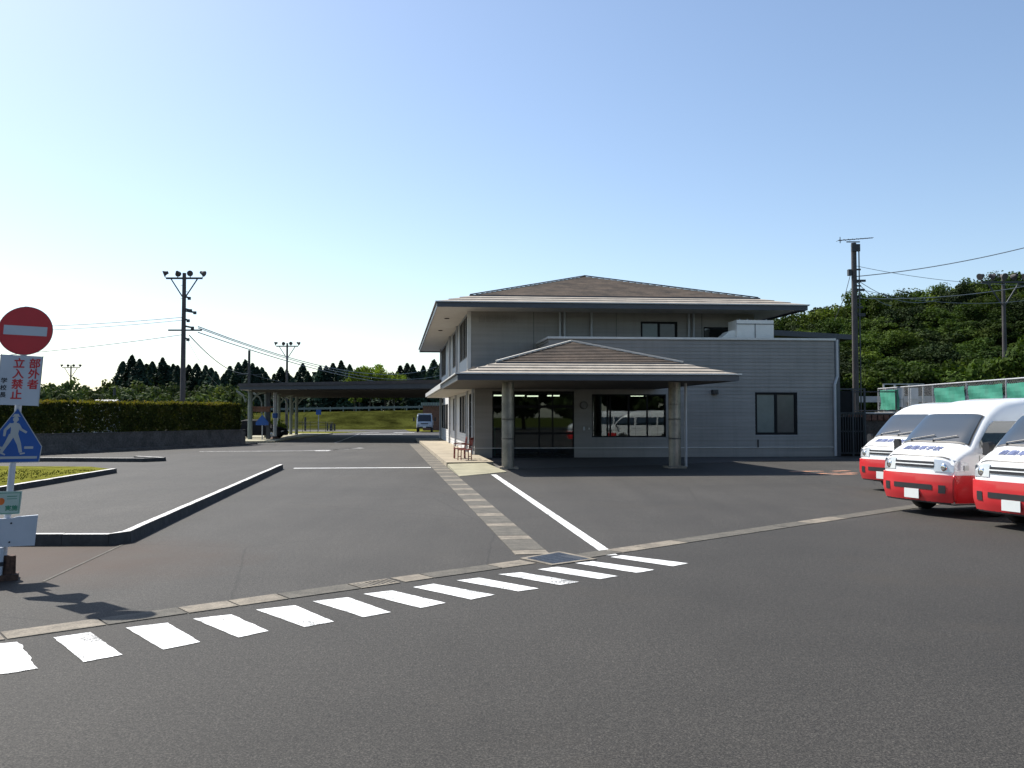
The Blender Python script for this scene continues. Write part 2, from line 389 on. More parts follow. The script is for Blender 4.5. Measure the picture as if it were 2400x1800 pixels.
strip('drain_channel', chain(A2, B2, .30, .36, cuts), -.02, .008, [M['gutter_gray'], M['concrete_new']], kind='structure')
# second channel running up to the building
A3 = (.48, 11.15); B3 = (-5.75, 54.5); cuts = [(0, 1)]; t = .008
while t < 1:
    cuts.append((t, 0)); t += R.uniform(.9, 1.2) / 43.8
    if t < 1: cuts.append((t, 1)); t += R.uniform(.38, .5) / 43.8
cuts.append((1, 0))
strip('side_drain_channel', chain(A3, B3, .44, .62, cuts), -.02, .008, [M['gutter_gray'], M['concrete_new']], kind='structure')
# little slotted drain cover in the front channel
d = (Vector(B1) - Vector(A1)).normalized(); nrm = Vector((-d.y, d.x))
def along(x): return Vector(A1) + d * ((x - A1[0]) / d.x)
c0 = empty('drain_cover', (*along(-1.5), 0), label='concrete drain cover with a row of narrow slots set in the channel', cat='drain cover')
p = along(-1.52); L = .46
mb = MB(); o3 = lambda a, b, z: Vector((*(p + d * a + nrm * b), z))
mb.box(0, L, 0, .035, -.02, .009, o3); mb.box(0, L, .25, .285, -.02, .009, o3)
for i in range(10): x = i * L / 9.4; mb.box(x, x + .022, .035, .25, -.02, .009, o3)
mb.build('slotted_cover', M['concrete_new'], c0)
MB().box(0, L, .02, .27, -.05, -.002 + .004, o3).build('slot_shadow_pit', M['ink'], c0)
# square steel grate
gc = empty('steel_grate', (.55, 10.8, 0), label='square steel grate in a pale frame where the two drain channels meet', cat='grate')
gx = Vector((.764, -.15)) ; q = [Vector((.17, 10.79)), Vector((.48, 10.37)), Vector((.95, 10.74)), Vector((.60, 11.24))]
def gq(a, b): return (q[0] * (1 - a) + q[1] * a) * (1 - b) + (q[3] * (1 - a) + q[2] * a) * b
fo = lambda a, b, z: Vector((*gq(a, b), z))
mb = MB()
for a0, a1, b0, b1 in ((-.1, 1.1, -.1, 0), (-.1, 1.1, 1, 1.1), (-.1, 0, 0, 1), (1, 1.1, 0, 1)): mb.box(a0, a1, b0, b1, -.02, .012, fo)
mb.build('frame', M['concrete_new'], gc)
mb = MB()
for i in range(15): a = i / 14.6; mb.box(a, a + .028, 0, 1, -.01, .011, fo)
for i in range(6): a = i / 5.1; mb.box(0, 1, a, a + .02, -.008, .009, fo)
mb.build('grating', M['iron'], gc)
MB().box(0, 1, 0, 1, -.03, .0045, fo).build('pit', M['ink'], gc)

# crossing stripes
bars = [[(-4.35, 6.55), (-3.82, 6.84), (-3.28, 6.12), (-3.70, 5.80)], [(-3.62, 6.97), (-3.41, 7.14), (-2.85, 6.47), (-3.04, 6.28)],
 [(-3.19, 7.29), (-2.91, 7.46), (-2.41, 6.83), (-2.61, 6.61)], [(-2.75, 7.61), (-2.47, 7.77), (-1.98, 7.18), (-2.16, 6.97)],
 [(-2.31, 7.96), (-2.0, 8.14), (-1.51, 7.5), (-1.72, 7.31)], [(-1.88, 8.32), (-1.58, 8.5), (-1.08, 7.86), (-1.29, 7.67)],
 [(-1.46, 8.66), (-1.2, 8.83), (-.62, 8.25), (-.83, 8.03)], [(-1.01, 9.0), (-.82, 9.18), (-.17, 8.62), (-.39, 8.4)],
 [(-.59, 9.37), (-.35, 9.52), (.27, 8.93), (.06, 8.78)], [(-.15, 9.73), (.1, 9.85), (.71, 9.28), (.5, 9.11)],
 [(.29, 10.04), (.53, 10.21), (1.16, 9.62), (.94, 9.44)], [(.75, 10.46), (.97, 10.6), (1.62, 10.01), (1.39, 9.81)],
 [(1.22, 10.90), (1.38, 11.05), (2.09, 10.45), (1.87, 10.24)]]
def ragged(pts, z, amp=.008, n=14):
    out = []
    for i in range(len(pts)):
        a = Vector(pts[i]); b = Vector(pts[(i + 1) % len(pts)])
        for k in range(n):
            p = a + (b - a) * (k / n); f = noise.noise(Vector((p.x * 9, p.y * 9, 3))) * amp + noise.noise(Vector((p.x * 40, p.y * 40, 1))) * amp * .7
            nn = Vector((-(b - a).y, (b - a).x)).normalized(); p = p + nn * f; out.append(Vector((p.x, p.y, z)))
    return out
for i, b in enumerate(bars):
    MB().poly(ragged(b, .005, .02 if i == 0 else .007)).build('crosswalk_stripe', M['paint_worn'] if i in (9, 1) else M['paint'], kind='structure', group='white crossing stripes')
def line_on_ground(name, pts, wd, m, z=.005):
    mb = MB(); P = [Vector(p) for p in pts]
    for a, b in zip(P[:-1], P[1:]):
        nn = Vector((-(b - a).y, (b - a).x)).normalized() * wd / 2
        n = max(1, int((b - a).length / .6))
        for k in range(n):
            s = a + (b - a) * k / n; e = a + (b - a) * (k + 1) / n; j = [noise.noise(Vector((s.x * 3, s.y * 3, q))) * .006 for q in range(4)]
            mb.poly([(*(s - nn * (1 + j[0] * 9)), z), (*(e - nn * (1 + j[0] * 9)), z), (*(e + nn), z), (*(s + nn), z)])
    return mb.build(name, m, kind='structure')
line_on_ground('white_line', [(-.55, 26.2), (1.25, 11.05)], .155, M['paint'])
line_on_ground('stop_line', [(-7.3, 29.35), (-2.75, 29.75)], .28, M['paint'])
line_on_ground('faded_line', [(-4.95, 9.3), (-5.30, 12.0)], .03, M['gutter_gray'])
line_on_ground('parking_line', [(10.2, 21.0), (14.5, 22.5)], .12, M['paint_faint'])
line_on_ground('parking_line', [(8.4, 14.2), (8.2, 12.6), (12.5, 14.0)], .12, M['paint_orange'])
arc = [(-16 + 12.2 * (1 - math.cos(a)) * .9, 45 + 4.5 * math.sin(a) * .3 - 0 + 4.2 * (1 - math.cos(a))) for a in [i * math.pi / 2 / 12 for i in range(13)]]
line_on_ground('turning_arrow_line', [(-15.4, 43.2), (-13.0, 43.5), (-10.5, 44.0), (-8.9, 45.6), (-8.2, 47.6)], .45, M['paint_faint'])
line_on_ground('turning_arrow_line', [(-9.6, 44.3), (-8.6, 46.6), (-8.3, 48.3)], .3, M['paint_faint'])
line_on_ground('centre_dash', [(-9.9, 44.2), (-9.2, 44.2)], .8, M['paint'])
line_on_ground('lane_edge_line', [(-11.5, 57), (-15.0, 86)], .2, M['paint_faint'])
line_on_ground('far_white_line', [(-14.5, 84), (-10.5, 84.3)], .9, M['paint'])
line_on_ground('far_white_line', [(-18.5, 92), (-14.0, 92.5)], 1.2, M['paint_faint'])
line_on_ground('far_white_line', [(-12.4, 92), (-10.3, 92.5)], 1.0, M['paint'])
for (px, py, l) in ((1890, 1105, .9), (1925, 1110, 1.0), (1970, 1104, .5), (1975, 1112, .7), (1990, 1109, .4)):
    c = at(px, py); line_on_ground('orange_ground_mark', [(c.x - l * .6, c.y - .15), (c.x + l * .6, c.y + .15)], .3, M['paint_orange'])
line_on_ground('pale_ground_mark', [(8.1, 34.1), (8.9, 34.2)], .3, M['paint'])

# sidewalk beside the building, kerbs and lawn islands
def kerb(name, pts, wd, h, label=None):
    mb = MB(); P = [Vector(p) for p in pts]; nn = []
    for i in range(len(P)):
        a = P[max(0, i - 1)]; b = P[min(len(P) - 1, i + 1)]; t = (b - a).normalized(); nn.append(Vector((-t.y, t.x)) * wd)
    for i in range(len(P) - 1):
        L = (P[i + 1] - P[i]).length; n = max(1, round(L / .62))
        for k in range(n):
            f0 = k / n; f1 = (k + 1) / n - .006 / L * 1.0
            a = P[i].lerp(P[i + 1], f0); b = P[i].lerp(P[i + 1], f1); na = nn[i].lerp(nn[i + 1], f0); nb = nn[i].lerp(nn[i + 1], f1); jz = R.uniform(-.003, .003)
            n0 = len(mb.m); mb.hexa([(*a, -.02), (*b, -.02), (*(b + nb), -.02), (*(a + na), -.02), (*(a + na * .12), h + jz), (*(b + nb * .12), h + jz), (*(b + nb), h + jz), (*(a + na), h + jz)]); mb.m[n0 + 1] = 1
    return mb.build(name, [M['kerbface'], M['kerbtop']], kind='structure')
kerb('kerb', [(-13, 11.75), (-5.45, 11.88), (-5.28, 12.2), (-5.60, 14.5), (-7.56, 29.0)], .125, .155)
MB().prism([(-13, 11.9, -.02), (-5.6, 12.05, -.02), (-5.5, 12.3, -.02), (-7.72, 29.0, -.02), (-9.2, 28.2, -.02), (-11.9, 20.4, -.02), (-13, 19, -.02)], (0, 0, .024)).build('pavement', M['asphalt'], kind='structure')
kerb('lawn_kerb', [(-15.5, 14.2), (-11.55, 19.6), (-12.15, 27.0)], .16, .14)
MB().prism([(-30, 19.5, -.02), (-15.6, 14.4, -.02), (-11.72, 19.7, -.02), (-12.3, 26.95, -.02), (-13.6, 28.3, -.02), (-24, 29.4, -.02), (-34, 29.5, -.02)], (0, 0, .14)).build('lawn', M['grass'], kind='structure')
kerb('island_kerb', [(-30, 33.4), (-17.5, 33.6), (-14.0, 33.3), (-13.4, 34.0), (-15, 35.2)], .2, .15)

# lawn blades
gm = MB(); RR = random.Random(3)
for i in range(9000):
    y = RR.uniform(16.5, 28.8); x = RR.uniform(-21, -11.9)
    if x > -12.5 or x < -20 or y > 26.5: continue
    if x > -15.6 and y < 15.0 + (x + 15.6) * 1.36: continue
    h = RR.uniform(.02, .045); a = RR.uniform(0, 6.28); dx, dy = math.cos(a) * .02, math.sin(a) * .02; lx, ly = RR.uniform(-.04, .04), RR.uniform(-.04, .04)
    gm.poly([(x - dx, y - dy, .118), (x + dx, y + dy, .118), (x + lx, y + ly, .118 + h)])
gm.build('lawn_blades', M['grass'], kind='stuff', label='short dry yellow green lawn grass on the kerbed island', cat='grass')

# far bank with its crest, right hand terrace
def sheet(name, xs, ys, hf, m, **k):
    mb = MB(); nx, ny = len(xs), len(ys)
    mb.v = [Vector((x, y, hf(x, y))) for y in ys for x in xs]
    for j in range(ny - 1):
        for i in range(nx - 1): mb.f.append((j * nx + i, j * nx + i + 1, (j + 1) * nx + i + 1, (j + 1) * nx + i)); mb.m.append(0)
    return mb.build(name, m, smooth=True, **k)
def bank_h(x, y):
    top = 2.2 + max(0, (x + 40)) * .018
    f = min(1, max(0, (y - 118 - .2 * (x + 20)) / 17)); f = f * f * (3 - 2 * f)
    n = noise.noise(Vector((x * .15, y * .15, 0))) * .25
    return -.1 + f * (top + .1) + n * f * (1 - f) * 3 + (0 if y < 150 else (y - 150) * .01)
sheet('bank', [-190 + i * 3.5 for i in range(66)], [112 + i * 2 for i in range(30)] + [175, 200, 260], bank_h, M['bank'], kind='structure')
TX = 18.2
def terr_h(x, y):
    r = x / max(y, 20.0)
    m = 1.6 + max(0, min(1, (r - .26) / .26)) * 4.6
    s = (y - 50 + .35 * (x - 22)) / 24
    s = max(0, min(1.9, s)); s = s * s * (3 - 2 * s) if s < 1 else 1 + (s - 1) * .25
    return 1.85 + m * s + noise.noise(Vector((x * .1, y * .1, 5))) * .5 * min(1, s * 3)
sheet('hill', [TX + .15 + i * 2.6 for i in range(44)], [4 + i * 2.6 for i in range(64)], terr_h, M['bank'], kind='structure')
sheet('hill_shoulder', [13.2 + i * 1.0 for i in range(6)] + [TX + .2], [44.2 + i * 3 for i in range(40)], terr_h, M['bank'], kind='structure')

# ------------------------------------------------------------------ main building, laid out in its own frame
OX, OY, UY, VX = -1.55, 36.3, math.tan(math.radians(4.6)), -.134
def B(u, v, z): return Vector((OX + u + VX * v, OY + u * UY + v, z))
bld = empty('office_building', B(0, 0, 0), label='two storey gray sided office building with brown hipped roof and low flat front wing', cat='building')

def uniq(a): return sorted(set(round(x, 4) for x in a))
def wall_front(name, u0, u1, z0, z1, v, holes, m, parent=None, lap=.15, thick=.18, proud=.020, per=None):
    """wall facing the camera side with real lap boards; holes = (u0,u1,z0,z1)"""
    parent = parent or bld; P = per or B
    mb = MB(); us = uniq([u0, u1] + [h[0] for h in holes] + [h[1] for h in holes]); zs = uniq([z0, z1] + [h[2] for h in holes] + [h[3] for h in holes])
    inside = lambda a, b: any(h[0] < a < h[1] and h[2] < b < h[3] for h in holes)
    for i in range(len(us) - 1):
        for j in range(len(zs) - 1):
            if inside((us[i] + us[i + 1]) / 2, (zs[j] + zs[j + 1]) / 2): continue
            mb.box(us[i], us[i + 1], v + .004, v + thick, zs[j], zs[j + 1], P)
    if lap:
        z = z0
        while z < z1 - .001:
            zt = min(z + lap, z1)
            for i in range(len(us) - 1):
                a, b = us[i], us[i + 1]
                zz = [(z, zt)]
                for h in holes:
                    if h[0] < (a + b) / 2 < h[1]:
                        nz = []
                        for q0, q1 in zz:
                            if h[2] > q0 + .001: nz.append((q0, min(q1, h[2])))
                            if h[3] < q1 - .001: nz.append((max(q0, h[3]), q1))
                        zz = [q for q in nz if q[1] - q[0] > .002 and not (h[2] < (q[0] + q[1]) / 2 < h[3])]
                for q0, q1 in zz:
                    mb.poly([P(a, v - proud, q0), P(b, v - proud, q0), P(b, v, q1), P(a, v, q1)])
                    mb.poly([P(a, v + .002, q0), P(b, v + .002, q0), P(b, v - proud, q0), P(a, v - proud, q0)])
            z += lap
    return mb.build(name, m, parent)
Bs = lambda a, b, z: B(b, a, z)   # side walls: first axis runs along the depth

def window(u0, u1, z0, z1, v, n, mats, parent=None, P=B, d=.05, fw=.055, label=None, glass=False):
    """dark aluminium window with n panes"""
    parent = parent or bld
    fr = MB(); y0, y1 = v - .03, v + d
    fr.box(u0, u1, y0, y1, z0, z0 + fw, P); fr.box(u0, u1, y0, y1, z1 - fw, z1, P)
    fr.box(u0, u0 + fw, y0, y1, z0 + fw, z1 - fw, P); fr.box(u1 - fw, u1, y0, y1, z0 + fw, z1 - fw, P)
    for i in range(1, n):
        u = u0 + (u1 - u0) * i / n; fr.box(u - fw * .55, u + fw * .55, y0, y1, z0 + fw, z1 - fw, P)
    wo_ = fr.build('window', M['frame_dark'], parent)
    if label: wo_['label'] = label
    for i in range(n):
        a = u0 + (u1 - u0) * i / n + fw * .56; b = u0 + (u1 - u0) * (i + 1) / n - fw * .56; vv = v + .012 + .018 * (i % 2)
        MB().box(a, b, vv, vv + .008, z0 + fw, z1 - fw, P).build('pane', mats[i % len(mats)], wo_)
    return wo_

# --- ground floor front: entrance glazing, recessed window, right hand window
PZ = 5.08
holes = [(.73, 4.15, .02, 2.78), (4.9, 8.05, .86, 2.66), (11.9, 13.75, .95, 2.76)]
wall_front('front_wall', 0, 15.4, .42, 3.0, 0, holes, M['siding'])
wall_front('front_wall', 4.15, 15.4, 0, .42, .03, [], M['plinth'], lap=0)
wall_front('front_wall', 0, .73, 0, .42, .03, [], M['plinth'], lap=0)
wall_front('parapet_wall', 3.1, 15.4, 3.0, PZ - .09, 0, [], M['siding'])
wall_front('upper_strip_wall', 0, 3.1, 3.0, 3.8, .05, [], M['siding'], lap=0)
MB().box(3.04, 15.46, -.07, .2, PZ - .09, PZ, B).box(3.04, 3.24, .2, 3.1, PZ - .09, PZ, B).box(15.26, 15.46, .2, 12, PZ - .09, PZ, B).build('parapet_cap', M['trim'], bld)
MB().box(0, 15.4, -.035, 0.0, .405, .43, B).build('plinth_drip', M['trim'], bld)
# parapet return (its sunny side)
mb = MB(); mb.box(3.1, 3.26, .19, 3.1, 3.8, PZ - .1, B); mb.build('parapet_return', M['siding'], bld)
mb = MB()
for k in range(6):
    z = PZ - .22 - k * .19; mb.box(3.07, 3.1, .2, 3.1, z, z + .02, B)
mb.build('parapet_groove', M['plinth'], bld)
MB().box(15.22, 15.4, .19, 12, 0, PZ - .1, B).build('end_wall', M['siding'], bld)
MB().box(.02, 15.2, .2, 12, 3.74, 3.8, B).build('flat_roof', M['flat_roof'], bld)
# --- ground floor left side
SV = 26.0
holes = [(.3, 2.6, .3, 2.72), (3.8, 8.3, .93, 2.72), (11.0, 13.3, .93, 2.72), (18.2, 25.0, .93, 2.5)]
wall_front('side_wall', .19, SV, .0, 3.75, 0, holes, M['white_wall'], lap=0, per=Bs)
mb = MB()
for k in range(5):
    z = .24 + k * .15
    for a, b in ((2.62, SV),): mb.box(a, b, -.008, .002, z, z + .012, Bs)
mb.build('side_wall_groove', M['trim'], bld)
for a, b, z0, z1, n in ((.3, 2.6, .3, 2.72, 3), (3.8, 8.3, .93, 2.72, 3), (11.0, 13.3, .93, 2.72, 2), (18.2, 25.0, .93, 2.5, 4)):
    window(a, b, z0, z1, .02, n, [M['pane_side']], P=Bs, d=.06)
for a, b in ((3.8, 8.3), (11.0, 13.3), (18.2, 25.0)):
    for k in range(1, 3):
        u = a + (b - a) * k / 3; MB().box(u - .07, u + .06, -.015, .02, .93, 2.72 if a < 15 else 2.5, Bs).build('window_mullion', M['trim'], bld)
mb = MB(); mb.tube([Bs(23.4, -.10, 2.78), Bs(23.4, -.02, 2.78)], .14, 14); mb.build('wall_speaker', M['car_black'], bld)
# white downpipes down the side
for v in (.02, 2.95, 10.2, 15.3, 25.9):
    mb = MB(); mb.tube([Bs(v, -.085, .02), Bs(v, -.085, 3.1)], .055, 10)
    for z in (.35, 1.3, 2.3): mb.tube([Bs(v, -.085, z), Bs(v, -.085, z + .04)], .07, 10)
    mb.build('downpipe', M['pipe'], bld)
# --- upper storey
UZ = 6.53; UV = 3.2; UU = 13.25
holes = [(7.9, 9.62, 4.75, 6.10), (10.85, 12.3, 4.9, 5.86)]
wall_front('upper_front_wall', 0, UU, 3.8, UZ, UV, holes, M['siding_up'], lap=.16, proud=.014)
wall_front('upper_side_wall', UV + .18, SV + .3, 3.8, UZ, 0, [(UV + .5, 8.3, 4.46, 6.35), (11, 13.6, 4.46, 6.35), (20.8, 25.6, 4.46, 6.35)], M['bluewall'], lap=0, per=Bs)
wall_front('upper_end_wall', UV + .18, SV + .3, 3.8, UZ, UU - .18, [], M['siding_up'], lap=0, per=Bs)
MB().box(0, UU, SV + .1, SV + .3, 0, UZ, B).build('rear_wall', M['siding_up'], bld)
MB().box(-.05, .12, UV - .05, UV + .12, 3.75, UZ, B).build('corner_trim', M['trim'], bld)
for u in (2.95, 6.75, 10.75):
    MB().box(u, u + .03, UV - .014, UV + .01, 3.8, UZ, B).build('siding_joint', M['plinth'], bld)
for a, b, n in ((UV + .5, 8.3, 5), (11, 13.6, 3), (20.8, 25.6, 4)):
    window(a, b, 4.46, 6.35, .02, n, [M['pane_side']], P=Bs, d=.06)
    for k in range(1, n):
        u = a + (b - a) * k / n; MB().box(u - .03, u + .02, -.02, .02, 4.46, 6.35, Bs).build('window_fin', M['trim'], bld)
for v in (9.7, 15.6, 25.9):
    MB().tube([Bs(v, -.07, 3.75), Bs(v, -.07, UZ)], .05, 8).build('downpipe', M['pipe'], bld)
for v in (9.0, 10.4, 14.5, 17.5):
    MB().box(v, v + .3, -.02, .02, 3.85, UZ, Bs).build('pilaster', M['trim'], bld)
window(7.9, 9.62, 4.75, 6.10, UV + .06, 2, [M['blind_teal'], M['blind_dark']], fw=.09)
window(10.85, 12.3, 4.9, 5.86, UV + .06, 1, [M['pane_black']])
window(11.9, 13.75, .95, 2.76, .06, 2, [M['blind_teal'], M['blind_dark']], fw=.10)
w4 = window(4.9, 8.05, .86, 2.66, .06, 4, [M['glass']])
for u in (4.15, 4.36, 5.6, 10.12, 10.35):
    MB().tube([B(u, UV - .1, 3.85), B(u, UV - .1, UZ)], .055, 8).build('downpipe', M['pipe'], bld)
# faded lettering on the upper wall
def text_mesh(body, size, origin, right, up, m, name, parent, bold=0.0, align='LEFT', ext=.003):
    c = bpy.data.curves.new('t', 'FONT'); c.body = body; c.size = size; c.extrude = ext; c.align_x = align
    o = bpy.data.objects.new('t', c); col.objects.link(o); bpy.context.view_layer.update()
    dg = bpy.context.evaluated_depsgraph_get(); me = bpy.data.meshes.new_from_object(o.evaluated_get(dg))
    bpy.data.objects.remove(o); bpy.data.curves.remove(c)
    right = Vector(right).normalized(); up = Vector(up).normalized(); nn = right.cross(up); off = wloc(parent) if parent else Vector((0, 0, 0))
    origin = Vector(origin); vs = [v_.co.copy() for v_ in me.vertices]; fs = [tuple(f.vertices) for f in me.polygons]; V = []; F = []
    shifts = [(0, 0)] if not bold else [(-bold, 0), (bold, 0), (0, bold), (0, -bold)]
    for si, (sx, sy) in enumerate(shifts):
        b0 = len(V); V += [tuple(origin + right * (p.x + sx) + up * (p.y + sy) + nn * (p.z + si * .00012) - off) for p in vs]; F += [tuple(b0 + i for i in f) for f in fs]
    bpy.data.meshes.remove(me); me = bpy.data.meshes.new(name); me.from_pydata(V, [], F); me.materials.append(m); me.update()
    o = bpy.data.objects.new(name, me); col.objects.link(o)
    if parent: o.parent = parent
    return o
fr_dir = (B(1, 0, 0) - B(0, 0, 0)).normalized()
text_mesh('自動車学校', .36, B(.42, UV - .03, 6.02), fr_dir, (0, 0, 1), M['siding'], 'faded_lettering', bld, 0.004, ext=.012)

# --- entrance: frame, glass, porch slab, lit interior
ent = MB(); v0, v1 = .02, .08
for u in (.73, 1.62, 2.66, 3.22, 4.09): ent.box(u, u + .06, v0, v1, .02, 2.78, B)
ent.box(.73, 4.15, v0 - .01, v1 + .01, 2.72, 2.78, B); ent.box(.73, 4.15, v0 - .01, v1 + .01, 2.08, 2.2, B)
ent.box(1.68, 4.09, v0 - .01, v1 + .01, .98, 1.07, B); ent.box(.73, 4.15, v0 - .01, v1 + .01, .02, .1, B)
door = ent.build('entrance_door', M['frame_dark'], bld)
for a, b in ((.79, 1.62), (1.68, 2.66), (2.72, 3.22), (3.28, 4.09)):
    MB().box(a, b, .045, .053, .1, 2.72, B).build('glass_panel', M['glass'], door)
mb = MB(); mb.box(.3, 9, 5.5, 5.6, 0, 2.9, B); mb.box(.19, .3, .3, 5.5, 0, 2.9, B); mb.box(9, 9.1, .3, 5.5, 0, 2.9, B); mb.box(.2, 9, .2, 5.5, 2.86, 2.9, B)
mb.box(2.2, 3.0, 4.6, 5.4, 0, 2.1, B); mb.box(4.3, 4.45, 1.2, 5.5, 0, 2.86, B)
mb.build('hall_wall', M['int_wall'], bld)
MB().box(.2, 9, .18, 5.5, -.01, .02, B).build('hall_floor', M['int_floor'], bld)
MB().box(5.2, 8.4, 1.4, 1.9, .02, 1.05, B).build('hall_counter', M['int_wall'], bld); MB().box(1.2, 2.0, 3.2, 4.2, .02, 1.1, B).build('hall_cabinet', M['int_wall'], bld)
MB().box(.85, 1.5, .35, 1.4, .02, .05, B).box(.86, .92, .5, 1.2, .05, 1.3, B).build('green_door_mat', M['sign_green'], bld)
for u, v in ((.80, .8), (1.75, 1.2), (2.5, 1.9), (3.25, 1.1), (6.85, .9)):
    MB().box(u, u + .5, v, v + .2, 2.60, 2.65, B).build('ceiling_light', M['lamp'], bld)
MB().tube([B(4.55, -.015, 2.2), B(4.55, -.05, 2.2)], .17, 20).build('wall_clock', M['car_black'], bld)
MB().tube([B(4.55, -.05, 2.2), B(4.55, -.055, 2.2)], .12, 20).build('clock_face', M['blind_dark'], bld)
MB().box(4.52, 4.59, -.05, -.012, 1.15, 1.3, B).build('intercom', M['sign_white'], bld)
MB().box(4.75, 4.8, -.04, -.012, 1.18, 1.26, B).build('switch_plate', M['trim'], bld)
mb = MB(); mb.box(10.0, 10.24, -.2, -.012, 2.66, 2.86, B); mb.box(10.04, 10.1, -.24, -.2, 2.68, 2.8, B); mb.box(10.14, 10.2, -.24, -.2, 2.68, 2.8, B); mb.build('wall_lamp', M['car_black'], bld)
mb = MB(); mb.tube([B(15.52, -.02, PZ - .05), B(15.52, -.02, 3.45), B(15.36, -.1, 3.1), B(15.36, -.1, .05)], .06, 8); mb.build('downpipe', M['pipe'], bld)
MB().box(15.46, 15.8, .3, .6, 0, PZ, B).build('corner_post', M['fascia'], bld)
mb = MB(); mb.tube([B(12.0, -.04, .42), B(12.0, -.04, .75)], .03, 6); mb.build('wall_tap', M['car_black'], bld)

# --- hipped roofs
def hip(name, u0, u1, v0, v1, ze, slope, tiers, ms, parent, step=.035, ridge_mat=None, cap=.0):
    """tiers: list of (inset_end, course, mat index); stepped courses"""
    half = min(u1 - u0, v1 - v0) / 2
    mb = MB(); s = 0
    rect = lambda s_: (u0 + s_, u1 - s_, v0 + s_, v1 - s_)
    for end, course, mi in tiers:
        end = min(end, half); mb.mi = mi
        while s < end - 1e-4:
            e = min(s + course, end); a = rect(s); b = rect(e)
            za = ze + slope * s; zb = ze + slope * e - step * (course if course > .3 else .3) * .8
            if e >= half - 1e-4: zb = ze + slope * e
            ca = [(a[0], a[2]), (a[1], a[2]), (a[1], a[3]), (a[0], a[3])]; cb = [(b[0], b[2]), (b[1], b[2]), (b[1], b[3]), (b[0], b[3])]
            zn = ze + slope * e
            for i in range(4):
                j = (i + 1) % 4
                mb.poly([B(*ca[i], za), B(*ca[j], za), B(*cb[j], zb), B(*cb[i], zb)])
                if zn > zb + 1e-4: mb.poly([B(*cb[i], zb), B(*cb[j], zb), B(*cb[j], zn), B(*cb[i], zn)])
            s = e
    return mb.build(name, ms, parent)
def eave(u0, u1, v0, v1, ze, drop, parent, over, soff_mat, sz, wall=None):
    mb = MB()
    for k, (o_, z0, z1) in enumerate(((0, ze - drop, ze - .05), (.05, ze - .045, ze + .005))):
        mb.box(u0 - o_, u1 + o_, v0 - o_, v0 + .04, z0, z1, B); mb.box(u0 - o_, u1 + o_, v1 - .04, v1 + o_, z0, z1, B)
        mb.box(u0 - o_, u0 + .04, v0 + .04, v1 - .04, z0, z1, B); mb.box(u1 - .04, u1 + o_, v0 + .04, v1 - .04, z0, z1, B)
    fa = mb.build('fascia', M['fascia'], parent)
    mb = MB(); g_ = .07
    mb.box(u0 - g_, u1 + g_, v0 - .075, v0 - .051, ze - .03, ze + .012, B); mb.box(u0 - .075, u0 - .051, v0, v1, ze - .03, ze + .012, B)
    mb.build('gutter', M['trim'], parent)
    MB().box(u0 + .04, u1 - .04, v0 + .04, v1 - .04, sz, sz + .04, B).build('soffit', soff_mat, parent)
# main roof
rf = hip('roof', -1.52, 14.7, .9, 27.7, 6.66, .302, [(1.56, .52, 0), (99, .26, 1)], [M['roof_metal'], M['shingle']], bld, step=.075)
eave(-1.52, 14.7, .9, 27.7, 6.64, .24, bld, 0, M['soffit'], 6.49)
hm = MB()
ap = B(6.59, .9 + 8.11, 6.66 + .302 * 8.11 + .03)
for (u, v, uu, vv) in ((.05, 2.47, 6.59, 9.01), (13.13, 2.47, 6.59, 9.01), (6.59, 9.01, 6.59, 19.6)):
    hm.bar(B(u, v, 6.66 + .302 * min(u + 1.52, 14.7 - u, v - .9 if v < 9.02 else 99, 8.11) + .03), B(uu, vv, 6.66 + .302 * 8.11 + .03), .12, .05)
hm.build('ridge_cap', M['pole'], rf)
mb = MB(); mb.box(-.02, 13.2, 2.38, 2.46, 7.05, 7.135, B); mb.build('tier_shadow_line', M['fascia'], rf)  # dark strip drawing in the shadow line under the upper roof tier
for (u, v) in ((-.8, 6), (-.8, 12)):
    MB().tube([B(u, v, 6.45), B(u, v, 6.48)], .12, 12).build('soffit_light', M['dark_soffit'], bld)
# entrance canopy
can = bld
cr = hip('canopy_roof', -1.35, 7.6, -9.0, -.04, 3.10, .311, [(1.4, .35, 0), (99, .22, 1)], [M['roof_metal'], M['shingle']], bld, step=.12)
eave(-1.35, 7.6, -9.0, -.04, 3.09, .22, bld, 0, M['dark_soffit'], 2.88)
hm = MB(); cz = 3.10 + .311 * 4.475 + .02
for (u, v) in ((.02, -7.63), (6.23, -7.63)):
    hm.bar(B(u, v, 3.10 + .311 * 1.37 + .03), B(3.125, -4.52, cz), .09, .05)
hm.build('ridge_cap', M['ridge'], cr)
MB().box(.0, 6.25, -7.70, -7.62, 3.47, 3.525, B).build('tier_shadow_line', M['fascia'], cr)  # dark strip in place of the shadow below the canopy's shingle tier
for (u, v) in ((.45, -7.2), (6.08, -7.2)):
    c = B(u, v, 0); mb = MB(); mb.lathe(c, [(.205, .02), (.205, 2.89)], 28)
    for z in (.98, 1.02, 1.62, 1.67, 2.15): mb.lathe(c, [(.205, z - .014), (.213, z - .014), (.213, z + .006), (.205, z + .006)], 28)
    pl = mb.build('canopy_column', M['steel'], bld, smooth=False)
    for f in pl.data.polygons: f.use_smooth = abs(f.normal.z) < .5
    mb = MB()
    for z in (.99, 1.635): mb.lathe(c, [(.206, z), (.209, z), (.209, z + .012), (.206, z + .012)], 28)
    mb.build('column_joint', M['frame_dark'], pl)
    mb = MB(); mb.box(u - .31, u + .31, v - .31, v + .31, 0, .07, B); mb.build('column_base', M['concrete_new'], pl)
MB().tube([B(6.55, -6.95, .02), B(6.55, -6.95, 2.86)], .045, 8).build('downpipe', M['pipe'], bld)
